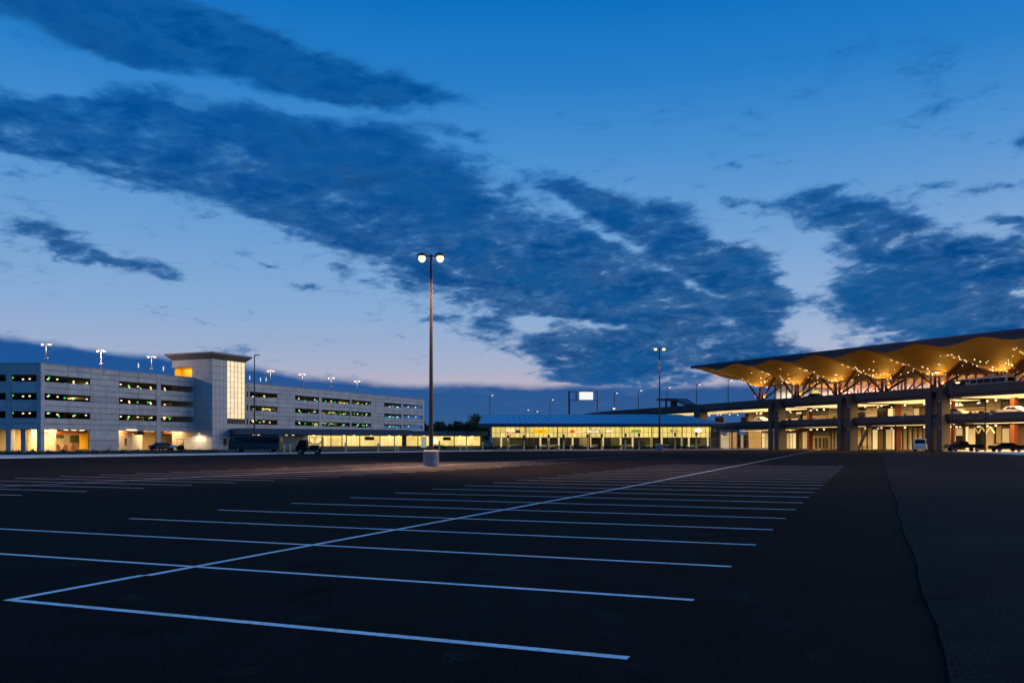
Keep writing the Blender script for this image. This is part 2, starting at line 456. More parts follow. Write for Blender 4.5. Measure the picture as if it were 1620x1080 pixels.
# ------------------------------------------------------------------ ground, car park, kerbs, markings
def asphalt(name, base, warm):
    m = bpy.data.materials.new(name); m.use_nodes = True; t = m.node_tree; S.tree = t
    b = t.nodes['Principled BSDF']; g = t.nodes.new('ShaderNodeNewGeometry'); P = g.outputs['Position']
    big = noise(P, 0.07, 5, 0.6, 0.4); mid = noise(P, 0.9, 6, 0.7, 0.5); fine = noise(P, 26.0, 5, 0.75); grit = noise(P, 120.0, 2, 0.6)
    stain = noise(P, 0.33, 6, 0.7, 1.2).smooth(0.60, 0.72)
    f = 0.25 + big * 0.9 + (mid - 0.5) * 1.2 + (fine - 0.5) * 2.0 + grit.smooth(0.54, 0.70) * 4.5
    f = f.max(0.10) * (1.0 - stain * 0.45)
    h = t.nodes.new('ShaderNodeMix'); h.data_type = 'RGBA'; h.blend_type = 'MULTIPLY'; h.inputs[0].default_value = 1.0
    t.links.new(mixc(big, (*base, 1), (*warm, 1)), h.inputs[6]); t.links.new(vec(f, f, f), h.inputs[7])
    t.links.new(h.outputs[2], b.inputs['Base Color'])
    b.inputs['Roughness'].default_value = 0.95; b.inputs['Specular IOR Level'].default_value = 0.02
    bp = t.nodes.new('ShaderNodeBump'); bp.inputs['Strength'].default_value = 0.7; bp.inputs['Distance'].default_value = 0.006
    t.links.new((fine + grit * 0.6).s, bp.inputs['Height']); t.links.new(bp.outputs[0], b.inputs['Normal'])
    return m
ASPH = asphalt('asphalt', (0.0105, 0.0098, 0.0092), (0.0150, 0.0128, 0.0115))
ASPH2 = asphalt('new_asphalt', (0.0150, 0.0152, 0.0158), (0.0185, 0.0180, 0.0180))
def paint_mat():
    m = bpy.data.materials.new('road_paint'); m.use_nodes = True; t = m.node_tree; S.tree = t
    b = t.nodes['Principled BSDF']; g = t.nodes.new('ShaderNodeNewGeometry'); P = g.outputs['Position']
    wear = noise(P, 17.0, 7, 0.8).smooth(0.34, 0.50)
    dirt = noise(P, 1.1, 4, 0.6)
    c = mixc(dirt.smooth(0.3, 0.7), (0.72, 0.72, 0.72, 1), (0.88, 0.88, 0.88, 1))
    c = mixc(wear, (0.22, 0.22, 0.22, 1), c)
    t.links.new(c, b.inputs['Base Color']); b.inputs['Roughness'].default_value = 0.75
    return m
PAINT = paint_mat()

gm = MB().poly([(-3000, -200, -.03), (3000, -200, -.03), (3000, 6000, -.03), (-3000, 6000, -.03)])
tag(gm.build('ground', mat('ground_cover', (0.022, 0.024, 0.020), 0.95, var=0.4, scale=0.05)), kind='structure')

KERB_PX = [(-260, 732.5), (0, 725), (260, 720.6), (530, 716.5), (780, 713.0), (1010, 711.8), (1130, 711.3), (1215, 711.1)]
KP = [on_ground(*q) for q in KERB_PX]
lot = MB()
lp = [(-300, -60, 0), (300, -60, 0), (300, 190, 0), (90, 212, 0)] + [tuple(p) for p in reversed(KP)] + [(-300, 60, 0)]
lot.poly(lp)
LOT = lot.build('car_park', ASPH); tag(LOT, kind='structure')

def kerb_z(px):
    for (a, p), (b, q) in zip(zip([k[0] for k in KERB_PX], KP), zip([k[0] for k in KERB_PX][1:], KP[1:])):
        if a <= px <= b:
            # where the ray through px meets the kerb chord
            k = (px - 810) / FPX
            d = q - p
            t = (k * p.y - p.x) / (d.x - k * d.y)
            return p.y + d.y * t
    return KP[-1].y

# kerb stones in lengths, the pavement behind them
KERB = tag(bpy.data.objects.new('kerb', None), kind='structure'); COL.objects.link(KERB)
pv_outer, pv_inner = [], []
for i, (p, q) in enumerate(zip(KP, KP[1:])):
    d = (q - p); L = d.length; u = d / L; w = Vector((-u.y, u.x, 0))
    n = max(1, int(L / 4.2))
    for k in range(n):
        a, b = p + u * (L * k / n + 0.03), p + u * (L * (k + 1) / n - 0.03)
        M = Matrix.Translation((a + b) / 2) @ Matrix.Rotation(math.atan2(u.y, u.x), 4, 'Z')
        piece('kerb_stone', KERBC, KERB, -(b - a).length / 2, (b - a).length / 2, 0.0, 0.30, -.02, 0.145 + 0.006 * ((k * 7) % 3), M)
for (x, y), p in zip(KERB_PX, KP):
    deep = max(2.2, min(22.0, 22.0 * (560 - x) / 560.0)) if x < 560 else 2.2
    i = KP.index(p)
    t = (KP[min(i + 1, len(KP) - 1)] - KP[max(i - 1, 0)]).normalized(); w = Vector((-t.y, t.x, 0))
    pv_outer.append(p + w * 0.31); pv_inner.append(p + w * deep)
pm = MB()
for k in range(len(KP) - 1):
    a, b, c, d = pv_outer[k], pv_outer[k + 1], pv_inner[k + 1], pv_inner[k]
    pm.hexa([(p.x, p.y, -.02) for p in (a, b, c, d)] + [(p.x, p.y, 0.135) for p in (a, b, c, d)])
tag(pm.build('pavement', KERBC), kind='structure')

# painted stalls
RTH = math.atan(568 / 1400.0)
rv, tv = Vector((math.sin(RTH), math.cos(RTH), 0)), Vector((math.cos(RTH), -math.sin(RTH), 0))
LINE_W = 0.105
def stripe(s0, t0, s1, t1, z=0.004, w=LINE_W):
    a, b = rv * s0 + tv * t0, rv * s1 + tv * t1
    d = (b - a).normalized(); n = Vector((-d.y, d.x, 0)) * (w / 2)
    m = MB(); N = max(2, min(10, int((b - a).length / 1.5)))
    pts = []
    for k in range(N + 1):
        c = a.lerp(b, k / N) + n * (random.uniform(-.06, .06)); ww = random.uniform(0.94, 1.05)
        pts.append((c + n * ww, c - n * ww))
    for k in range(N):
        m.poly([(q.x, q.y, z) for q in (pts[k][1], pts[k + 1][1], pts[k + 1][0], pts[k][0])])
    return m.build('painted_line', PAINT, LOT)
T0, TS, T1 = -14.05, -8.1, -1.67
stripe(6.42, TS, 6.42, T1)
for k in range(1, 23):
    s = 6.42 + 2.615 * k
    stripe(s, {1: -15.6, 2: -15.05, 3: -14.5, 4: -14.4, 5: -14.2}.get(k, T0), s, T1)
stripe(6.36, TS - .0, 8.2, -8.12, 0.008); stripe(8.2, -8.06, 33.0, -8.15, 0.008); stripe(33.0, -8.15, 130, -9.6, 0.008); stripe(130, -9.6, 236, -11.5, 0.008)
for k in range(-2, 22):
    s = 19.3 + 2.32 * k
    stripe(s, -36.0 + 0.05 * k, s, -23.9 + 0.10 * max(k, 0) - (0.3 if k < 0 else 0))
stripe(12, -29.6, 41, -28.6, 0.008); stripe(41, -28.6, 110, -26.2, 0.008)
for k in range(9):
    f = k / 8.0; iy = 1 / 21.0 + (1 / 46.0 - 1 / 21.0) * f
    y = 700 + 1 / iy; x = 1592 + (y - 721) * 28 / 22.0
    p = on_ground(x, y); stripe(p.dot(rv), p.dot(tv), p.dot(rv), p.dot(tv) + 6.0, 0.042)

# faint dusty tyre tracks
def track_mat():
    m = bpy.data.materials.new('tyre_dust'); m.use_nodes = True; t = m.node_tree; S.tree = t
    b = t.nodes['Principled BSDF']; g = t.nodes.new('ShaderNodeNewGeometry'); P = g.outputs['Position']
    b.inputs['Base Color'].default_value = (.075, .075, .075, 1); b.inputs['Roughness'].default_value = .95; b.inputs['Specular IOR Level'].default_value = .02
    al = noise(P, 1.4, 5, .7).smooth(.46, .75) * noise(P, 22.0, 4, .7).smooth(.42, .66) * 0.8
    t.links.new(al.s, b.inputs['Alpha'])
    return m
TRK = track_mat()
def track(pts):
    pts = [on_ground(*q) for q in pts]
    for off in (-.75, .75):
        m = MB()
        for k in range(len(pts) - 1):
            q = []
            for j in (k, k + 1):
                d = (pts[min(j + 1, len(pts) - 1)] - pts[max(j - 1, 0)]).normalized(); n = Vector((-d.y, d.x, 0))
                q.append((pts[j] + n * (off - .15), pts[j] + n * (off + .15)))
            m.poly([(v.x, v.y, .0025) for v in (q[0][0], q[1][0], q[1][1], q[0][1])])
        m.build('tyre_mark', TRK, LOT)
track([(500, 1120), (590, 1020), (655, 930), (700, 875), (745, 830), (800, 795)])
track([(1170, 1060), (1100, 985), (1045, 920), (985, 860), (930, 815), (860, 780)])
track([(200, 1120), (120, 1000), (60, 940), (-60, 860)])

# the newer lane: a thin overlay with a ragged edge
seam = []
for a, b in zip([(1640, 1500), (1512, 1085), (1487, 1010), (1461, 940), (1440, 870), (1425, 820), (1412, 775), (1400, 740), (1396, 724)],
                [(1512, 1085), (1487, 1010), (1461, 940), (1440, 870), (1425, 820), (1412, 775), (1400, 740), (1396, 724), (1386, 712)]):
    p, q = on_ground(*a), on_ground(*b)
    n = max(3, int((q - p).length / 0.45)); n = min(n, 60)
    for k in range(n): seam.append(p.lerp(q, k / n) + tv * (random.uniform(-.012, .012) + .04 * math.sin(p.lerp(q, k / n).y * .9) * math.sin(p.lerp(q, k / n).y * .37)))
seam.append(on_ground(1386, 712))
me = MB()
for p, q in zip(seam, seam[1:]):
    me.poly([(p.x, p.y, .020), (p.x + .6, p.y, .036), (q.x + .6, q.y, .036), (q.x, q.y, .020)])
    me.poly([(p.x + .6, p.y, .036), (p.x + 60, p.y - 8, .034), (q.x + 60, q.y - 8, .034), (q.x + .6, q.y, .036)])
    me.poly([(p.x, p.y, .020), (q.x, q.y, .020), (q.x - .01, q.y, -.01), (p.x - .01, p.y, -.01)])
tag(me.build('resurfaced_lane', ASPH2), kind='structure')
# concrete apron on the right
ap = [on_ground(1493, 714.2), on_ground(1560, 716.8), on_ground(1620, 720), on_ground(1900, 735), on_ground(1900, 711), on_ground(1493, 709.6)]
APRON = MB().prism([(p.x, p.y) for p in ap], -.02, 0.11).build('concrete_apron', KERBC); tag(APRON, kind='structure')
# ------------------------------------------------------------------ parking garage
GF = Frame(-88.9, 167.0, 0.3846, 0.9231)
GAR = thing('parking_garage', 'long four-storey precast concrete parking garage with lit ground floor behind the car park', 'parking garage', (GF.o[0], GF.o[1], 0), GF.rz)
TOPZ = 16.5
OPEN = [(6.3, 7.5), (9.75, 10.95), (13.2, 14.4)]           # the three upper openings
BANDS = [(4.1, 6.3), (7.5, 9.75), (10.95, 13.2), (14.4, TOPZ)]
g = lambda px: GF.a(px)
LEN = g(671)
bays = [(g(70.3), g(142.6)), (g(188.5), g(248)), (g(254.5), g(307) + 1.0), (g(390.6), g(392.6)), (g(395), g(438.7)), (g(467), g(504.5)), (g(509), g(553.5)), (g(556), g(587)), (g(608), g(634.6)), (g(637.5), g(668))]
groundbays = [(g(69.5), g(140.6)), (g(188.5), g(245.6)), (g(253.7), g(307) + .6)]
J = 0.045
def panels(x0, x1, z0, z1, M=None, courses=2, wmax=6.4, y0=0.0):
    n = max(1, int(math.ceil((x1 - x0) / wmax))); h = (z1 - z0) / courses
    for c in range(courses):
        for k in range(n):
            a, b = x0 + (x1 - x0) * k / n, x0 + (x1 - x0) * (k + 1) / n
            piece('precast_panel', PRECAST, GAR, a + J, b - J, y0, y0 + 0.16, z0 + c * h + J, z0 + (c + 1) * h - J, M)
# backing structure
core = MB()
for z0, z1 in BANDS: core.box(0.1, LEN - .1, 0.17, 0.42, z0 + .01, z1 - .01)
xs = [0.0] + [v for b in bays for v in b] + [LEN]
solids = []
for k in range(0, len(xs), 2):
    a, b = xs[k], xs[k + 1]
    if b - a > 0.15: solids.append((a, b))
for a, b in solids: core.box(a + .03, b - .03, 0.175, 0.40, 0.0, TOPZ - .02)
core.build('backing_wall', CONC_DARK, GAR)
# panels: full-height piers between the openings, bands over and under them
for a, b in solids:
    if b - a > 3.0:
        for z0, z1 in [(0.0, 2.1), (2.1, 4.1)] + BANDS:
            panels(a, b, z0, z1, courses=1 if z0 < 4 else 2, wmax=99)
        for z0, z1 in OPEN: panels(a, b, z0, z1, courses=1, wmax=99)
    else:
        piece('pier', PRECAST, GAR, a, b, -0.05, 0.16, 0, TOPZ)
for a, b in bays:
    for z0, z1 in BANDS: panels(a, b, z0, z1)
piece('coping', CONC, GAR, -0.06, LEN + .06, -0.06, 0.45, TOPZ, TOPZ + 0.14)
# ground floor of the bays that have no opening there
for a, b in bays[3:]: panels(a, b, 0.0, 4.1, courses=2)
core2 = MB().box(bays[3][0], LEN, .17, .4, 0, 4.09); core2.build('backing_wall', CONC_DARK, GAR)
# floors, back and end walls
for z in (4.55, 8.0, 11.45, 14.95):
    piece('floor_slab', CONC, GAR, 0.2, LEN - .2, 0.45, 90.0, z, z + 0.32)
piece('back_wall', CONC, GAR, 0.2, LEN - .2, 90.0, 90.4, 0, TOPZ)
for z0, z1 in BANDS: piece('end_spandrel', PRECAST, GAR, LEN - .3, LEN - .02, 0.5, 90, z0, z1)
for k in range(12):
    for y in (16.0, 34.0):
        x = 6 + k * (LEN - 10) / 11.0
        piece('inner_column', CONC, GAR, x - .35, x + .35, y - .35, y + .35, 4.9, 14.94)
        if k % 2: piece('inner_wall', CONC, GAR, x - 3, x + 3, y + 6.5, y + 6.8, 4.9, 14.94)
# lamps under the floors: housing with its lens, and green space indicators
rnd = random.Random(11)
ga = lambda px, y: GF.a(px, y)
def garage_lamp(x, y, z, M=None):
    o = MB().box(-.24, .24, -.2, .2, 0.0, .10).build('ceiling_lamp', CONC, GAR, (M or Matrix()) @ Matrix.Translation((x, y, z)))
    MB().box(-.12, .12, -.12, .12, -.17, 0.0).build('lamp_lens', GARLED, o)
def green_lamp(x, y, z, M=None):
    piece('space_indicator', GREEN, GAR, x - .10, x + .10, y - .10, y + .10, z - .10, z + .10, M)
BPX = [(72, 141), (190, 246.5), (256, 305), (396.5, 437.5), (468.5, 503), (511, 552), (558, 585.5), (610, 633), (639, 662)]
SPOT = [[(.27, 3), (.63, 8), (.64, 12), (.94, 10)], [(.03, 4), (.26, 8), (.27, 12), (.48, 9), (.86, 8), (.88, 12)], [(.07, 8), (.09, 12), (.43, 9), (.62, 10)]]
for bi, (p0, p1) in enumerate(BPX):
    spots = SPOT[bi] if bi < 3 else [(f, 7 + 5 * rnd.random()) for f in ((.1, .5, .75) if bi < 4 else (.12, .85) if bi == 4 else (.3, .8))]
    for fl, (z0, z1) in enumerate(OPEN):
        for f, y in spots:
            if rnd.random() < (0.9 if fl else 0.6):
                garage_lamp(ga(p0 + (p1 - p0) * (f + rnd.uniform(-.02, .02)), y), y, z1 + 0.042 * y - 0.30 - (.35 if y > 10 else .1))
        for i in range((2, 2, 1, 1, 3, 4, 3, 3, 0)[bi]):
            y = rnd.uniform(5, 14); f = (.28, .72, .5, .15, .9)[(i + fl) % 5] + rnd.uniform(-.1, .1)
            green_lamp(ga(p0 + (p1 - p0) * f, y), y, z1 + 0.04 * y - 0.45 - 0.5 * rnd.random())
for fl, (z0, z1) in enumerate(OPEN):  # unseen point lights added to lighten the dark floors
    for x in (18, 52, 86, 120): light('floor_fill_light', 'POINT', GAR, (x + 6 * fl, 20, z1 + .1), 330, (1.0, .72, .20), .12)
# the lit ground floor behind the first bays (walls are set where the slanting view through each bay meets them)
piece('ground_floor_wall', CREAM, GAR, ga(66, 8), ga(84, 8), 8.0, 8.3, 0, 4.5)
piece('ground_floor_wall', CREAM2, GAR, ga(78, 15), ga(150, 15) + 2, 15.0, 15.3, 0, 4.5)
piece('ground_floor_wall', YELLOWW, GAR, ga(127, 12), ga(139, 12), 12.0, 12.2, 0.2, 3.6)
piece('ground_floor_wall', CREAM2, GAR, ga(186, 4), ga(208, 4), 4.0, 4.3, 0, 4.5)
MB().tube([(ga(219, 6), 9.0, 0), (ga(219, 6), 9.0, 3.75)], 2.9, 24).build('round_wall', WHITEP, GAR, smooth=True)
piece('ground_floor_wall', CREAM, GAR, ga(200, 13), ga(290, 13), 13.0, 13.3, 0, 4.5)
piece('cross_beam', CONC_DARK, GAR, ga(215, 3), ga(224, 3), 2.5, 3.5, 3.3, 4.54)
door = piece('door', mat('brown_door', (0.10, 0.06, 0.035), 0.6), GAR, ga(197.8, 3.9), ga(200.6, 3.9), 3.9, 3.99, 1.0, 2.6)
OLB = mat('olive_board', (0.12, 0.13, 0.05), 0.7)
piece('notice_board', OLB, GAR, ga(112, 14.8), ga(125, 14.8), 14.8, 14.95, 1.6, 3.2)
piece('notice_board', OLB, GAR, ga(88, 14.8), ga(101, 14.8), 14.8, 14.95, 2.6, 3.3)
for i in range(9):
    px = 89 + i * 4.0
    piece('orange_barrier', ORANGE, GAR, ga(px, 11), ga(px + 2.6, 11), 11.0 + (i % 3) * .4, 11.2 + (i % 3) * .4, .1, .8 + .5 * ((i * 5) % 3) / 2)
for (x0, x1, y, z) in ((ga(70, 4), ga(135, 4), 4.0, 3.55), (ga(74, 7.5), ga(128, 7.5), 7.5, 3.5), (ga(84, 10.5), ga(137, 10.5), 10.5, 3.6), (ga(190, 3), ga(246, 3), 3.0, 3.75), (ga(254, 5), ga(274, 5), 5.0, 3.75)):
    MB().tube([(x0, y, z), (x1, y, z)], 0.12, 8).build('sprinkler_pipe', REDP, GAR)
MB().tube([(ga(76.5, 5), 5.0, 0), (ga(76.5, 5), 5.0, 3.5)], 0.14, 8).build('riser_pipe', REDP, GAR)
for (p0, p1, y, p) in ((70, 90, 4.5, 1200), (95, 138, 8, 2600), (188, 208, 1.8, 620), (215, 246, 5.5, 900), (255, 285, 6, 900)):
    x0, x1 = ga(p0, y), ga(p1, y)
    light('ground_floor_light', 'AREA', GAR, ((x0 + x1) / 2, y, 4.4), p, (1.0, 0.62, 0.24), abs(x1 - x0) * .8, 5.0)
    for f in (0.2, 0.5, .8):
        o = piece('ceiling_lamp', CONC, GAR, x0 + (x1 - x0) * f - .5, x0 + (x1 - x0) * f + .5, y - .2, y + .2, 4.26, 4.38)
        piece('lamp_lens', STRIP, GAR, x0 + (x1 - x0) * f - .45, x0 + (x1 - x0) * f + .45, y - .18, y + .18, 4.16, 4.258)
    piece('ceiling_sheet', mat('warm_ceiling', (.62, .50, .36), .8), GAR, x0 - 3, x1 + 3, .5, 14, 4.45, 4.50) if p0 != 188 else None
# the wing that turns away at the left end, seen square on
WM = Matrix.Rotation(-GF.rz, 4, 'Z')          # back to the world's axes, origin at the corner
wx = lambda px: (px - 810) / FPX * 167.0 - GF.o[0]
wb = [(wx(17.5), wx(58.5)), (wx(-32), wx(9.5)), (wx(-84), wx(-40))]
wl = wx(-90)
wc = MB()
for z0, z1 in BANDS: wc.box(wl, -0.05, 0.12, 0.4, z0 + .01, z1 - .01)
ws = [(wb[0][1], -0.02), (wb[1][1], wb[0][0]), (wb[2][1], wb[1][0])]
for a, b in ws:
    piece('pier', PRECAST, GAR, a, b, -0.10, 0.5, 0, TOPZ - .02, WM)
for a, b in wb:
    for z0, z1 in BANDS: panels(a, b, z0, z1, WM, courses=2 if z0 < 5 else 1, wmax=5.2, y0=-0.05)
wc.build('backing_wall', CONC_DARK, GAR, WM)
piece('coping', CONC, GAR, wl, 0.03, -0.12, 0.45, TOPZ + .01, TOPZ + 0.15, WM)
for z in (4.55, 8.0, 11.45, 14.95): piece('floor_slab', CONC, GAR, wl, -1.2, 0.45, 26, z + .003, z + 0.323, WM)
piece('back_wall', CONC, GAR, wl, -8, 24, 24.3, 0, TOPZ - .4, WM)
for px0, px1 in ((-4, 10.5), (17.0, 17.3), (29.5, 37.5), (52, 66)):
    pass
for px0, px1 in ((11, 16.5), (30, 37.5), (-30, -22)):
    piece('ground_column', CONC, GAR, wx(px0), wx(px1), 0.6, 1.5, 0, 4.5, WM)
piece('ground_floor_wall', CREAM, GAR, wx(-90), wx(22), 9.0, 9.3, 0, 4.5, WM)
piece('ground_floor_wall', CREAM2, GAR, wx(22), wx(62), 6.0, 6.3, 0, 4.5, WM)
for px0, px1, z0, z1 in ((-3, 4, 3.0, 3.6), (-3, 4, 1.6, 2.4), (-3, 2, .6, 1.0)):
    piece('wall_bracket', DMETAL, GAR, wx(px0), wx(px1), 8.6, 8.95, z0, z1, WM)
for x in (wx(6), wx(23), wx(45)):
    light('ground_floor_light', 'AREA', GAR, WM @ Vector((x, 4.0, 4.4)), 900, (1.0, 0.66, 0.27), 3.0, 4.0)
    piece('lamp_lens', STRIP, GAR, x - .8, x + .8, 2.0, 2.3, 4.38, 4.5, WM)
for fl, (z0, z1) in enumerate(OPEN):
    for px, y in ((19.5, 6), (45, 7), (4, 7), (-20, 8)): garage_lamp(wx(px), y, z1 - .05 - .1 * fl, WM)
    green_lamp(wx(51.5), 6, z1 - .1, WM); green_lamp(wx(-8), 6, z1 - .1, WM)
# wall wash under the overhang beside the tower
o = piece('ceiling_lamp', CONC, GAR, g(297) - .3, g(297) + .3, -.8, -.4, 4.0, 4.1)

# ------------------------------------------------------------------ stair tower
TA = g(307) + 0.0; TW = GF.a(388, -5.3) - TA; TZ = 20.8
tp = GF.world(TA, 0)
TOW = thing('stair_tower', 'square stair tower with flared flat roof and tall sunset-glow window rising above the garage', 'stair tower', (tp.x, tp.y, 0), GF.rz)
YF, YB = -5.3, 6.6
core = MB()
core.box(0.25, 0.5, YF + .25, 0.0, 0, TZ); core.box(0.25, 0.5, 0.0, YB, 0, 16.75); core.box(0.25, 0.5, 0.0, YB, 19.05, TZ)
core.box(TW - .5, TW - .1, YF + .25, YB, 0, TZ); core.box(0.25, TW - .1, YB - .3, YB - .05, 0, 16.5)
GX = GF.a(359.2, -5.3) - TA
core.box(0.25, GX, YF + .25, YF + .5, 0, TZ); core.box(GX, TW - .1, YF + .25, YF + .5, 0, 6.0)
core.build('frame_wall', CONC_DARK, TOW)
rows = 13; rh = TZ / rows; JT = 0.03
for r_ in range(rows):
    for c in range(4):                                          # front, left of the glass
        piece('wall_panel', PANEL, TOW, GX * c / 4 + JT, GX * (c + 1) / 4 - JT, YF, YF + .22, r_ * rh + JT, (r_ + 1) * rh - JT)
    if (r_ + 1) * rh <= 6.5:
        for c in range(5):
            w = (TW - GX) / 5
            piece('wall_panel', PANEL, TOW, GX + w * c + JT, GX + w * (c + 1) - JT, YF, YF + .22, r_ * rh + JT, min((r_ + 1) * rh, 6.05) - JT)
    for c in range(8):                                          # left side
        w = (YB - YF) / 8; y0, y1 = YF + w * c, YF + w * (c + 1)
        z0, z1 = r_ * rh, (r_ + 1) * rh
        if y0 > -0.5 and z0 < 19.0 and z1 > 16.75:
            if z0 >= 17.0 and z1 < 19.06: continue
            if z0 < 16.75: z1 = 16.75
            elif z1 > 19.05: z0 = max(z0, 19.05)
        piece('wall_panel', PANEL, TOW, 0.0, 0.22, y0 + JT + (0.225 if c == 0 else 0), y1 - JT, z0 + JT, z1 - JT)
piece('plinth_box', DMETAL, TOW, GX - 1.2, GX - .3, YF - .15, YF, 1.0, 2.6)
# yellow lobby at roof level
piece('lobby_wall', YELLOWW, TOW, 2.6, 2.8, 0.2, YB - .35, 16.76, 19.04)
piece('lobby_wall', YELLOWW, TOW, 0.5, 2.6, YB - .5, YB - .35, 16.76, 19.04)
piece('lobby_ceiling', YELLOWW, TOW, 0.5, 2.6, 0.2, YB - .5, 19.05, 19.2)
piece('lobby_floor', CONC, TOW, 0.5, 2.6, 0.2, YB - .5, 16.55, 16.75)
light('lobby_light', 'AREA', TOW, (1.4, 3.0, 19.0), 170, (1.0, 0.72, 0.25), 1.6, 5.0)
# tall window: glow stands in for reflected sunset, dark bottom row for reflected trees
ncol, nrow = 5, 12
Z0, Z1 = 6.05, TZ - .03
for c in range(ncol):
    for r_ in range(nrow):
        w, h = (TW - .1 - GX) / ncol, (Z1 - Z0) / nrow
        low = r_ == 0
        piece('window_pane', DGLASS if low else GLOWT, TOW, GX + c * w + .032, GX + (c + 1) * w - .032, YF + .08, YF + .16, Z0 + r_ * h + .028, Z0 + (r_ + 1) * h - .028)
mm = MB()
for c in range(ncol + 1): mm.box(GX + c * w - .03, GX + c * w + .03, YF - .02, YF + .2, Z0, Z1)
for r_ in range(nrow + 1): mm.box(GX + .05, TW - .15, YF + .0, YF + .19, Z0 + r_ * h - .025, Z0 + r_ * h + .025)
mm.build('mullion_grid', mat('bronze_mullion', (0.40, 0.34, 0.22), 0.5), TOW)
# flared cap
OV = 1.15
def ring(e, z): return [(-e, YF - e, z), (TW + e, YF - e, z), (TW + e, YB + e, z), (-e, YB + e, z)]
sf = MB(); a, b = ring(0.02, TZ + .01), ring(OV, TZ + 1.15)
for k in range(4): sf.poly([a[k], a[(k + 1) % 4], b[(k + 1) % 4], b[k]])
sf.poly(a); sf.poly(b)
sf.build('soffit', CAP, TOW)
MB().box(-OV - .04, TW + OV + .04, YF - OV - .04, YB + OV + .04, TZ + 1.152, TZ + 1.5).build('roof', mat('cap_edge', (0.30, 0.29, 0.28), 0.6), TOW)
# the lamp that washes the foot of its side wall
o = MB().box(-.75, -.35, -2.3, -1.7, 3.75, 3.9).build('wall_lamp', DMETAL, TOW)
MB().box(-.70, -.40, -2.25, -1.75, 3.68, 3.75).build('lamp_lens', GARLED, o)
light('wall_lamp_light', 'SPOT', TOW, (-1.6, -1.8, 3.75), 900, (1.0, 0.80, 0.45), 0.25, spot=R(165))

# ------------------------------------------------------------------ lamps on the garage roof
def roof_lamp(px, y, ztop, label, power=450):
    x = GF.a(px, y); p = GF.world(x, y)
    t = thing('roof_lamp', label, 'lamp post', (p.x, p.y, 15.28), 0, 'twin-headed lamps on the garage roof')
    h = ztop - 15.28
    MB().tube([(0, 0, 0), (0, 0, 2.5)], 0.42, 12).build('concrete_base', CONC, t, smooth=True)
    MB().tube([(0, 0, 2.5), (0, 0, h)], [0.09, 0.06], 8).build('pole', mat('roof_pole', (.12, .11, .10), .6), t, smooth=True)
    MB().box(-.35, .35, -.12, .12, 3.9, 4.15).build('camera_box', GALV, t)
    MB().tube([(-.8, 0, h - .0), (.8, 0, h - .0)], .04, 6).build('arm', GALV, t)
    for sx in (-1, 1):
        hd = MB().box(sx * .8 - .38, sx * .8 + .38, -.2, .2, h - .02, h + .08).build('lamp_head', GALV, t)
        MB().tube([(sx * .8, 0, h - .02), (sx * .8, 0, h - .16), (sx * .8, 0, h - .30)], [.30, .28, .15], 12).build('lamp_lens', ROOFLED, hd, smooth=True)
    light('roof_lamp_light', 'POINT', t, (0, -.6, h - .9), power, (1.0, 0.70, 0.42), 0.25)
    return t
words = ['at its left corner', 'second tall one from the left', 'tall one just left of the stair tower', 'first tall one right of the stair tower', 'second tall one right of the stair tower', 'third tall one right of the stair tower', 'tall one farthest to the right']
for px, wd in zip((73, 160, 240, 428, 478, 524, 565), words):
    roof_lamp(px, 14.7, 22.2, power=4500 if px == 160 else 450, label='white twin-headed lamp post on the garage roof, ' + wd)
for px, wd in zip((87, 224, 434), ('close to the left corner', 'left of the stair tower', 'right of the stair tower')):
    roof_lamp(px, 62.0, 22.9, 'distant twin-headed lamp showing just over the garage parapet, ' + wd)
for i, (px, py) in enumerate(((219, 578), (258.5, 583), (395, 597), (412, 600), (421, 600))):  # added glowing bars in place of lit lengths of poles and cars
    y = 40.0; x, z = GF.zat(px, py, y); p = GF.world(x, y)
    t = thing('roof_glow_bar', 'slim white glowing bar on the garage roof, %s from the left' % ORD[i], 'sign', (p.x, p.y, 15.28), GF.rz, 'white glowing bars on the garage roof')
    MB().tube([(0, 0, 0), (0, 0, z - 15.28 - .6)], .05, 6).build('post', GALV, t)
    MB().box(-.16, .16, -.05, .05, z - 15.28 - .6, z - 15.28 + .6).build('bar_face', emit('pole_glow', (1, .9, .8), .7), t)
# ------------------------------------------------------------------ covered walkway in front of the garage
WF = Frame(-63.7, 205.0, 0.821, 0.570)
WLK = thing('covered_walkway', 'low covered walkway with dark blue fascia and lit yellow glazed wall below the garage', 'covered walkway', (WF.o[0], WF.o[1], 0), WF.rz)
WL = WF.a(772)
a = lambda px, y=0.0: WF.a(px, y)
MB().box(-.5, a(652), 0, 5.5, 3.55, 4.9).build('roof', WALKF, WLK)
MB().box(a(652) + .05, WL, 0.15, 5.5, 3.62, 4.65).build('roof', WALKF, WLK)
for k in range(11):                                   # fascia panels with open joints
    x0, x1 = -.5 + (WL + .5) * k / 11, -.5 + (WL + .5) * (k + 1) / 11
    top = 4.95 if x1 < a(655) else 4.70
    piece('fascia_panel', WALKF, WLK, x0 + .03, x1 - .03, -.12, -.004, 3.50, top)
posts = [a(p, .5) for p in (392, 420, 446, 478, 509.6, 523.5, 541, 548, 569, 601, 624, 661, 718.5, 738, 760)]
for x in posts: piece('post', DMETAL, WLK, x - .09, x + .09, .4, .58, 0, 3.6)
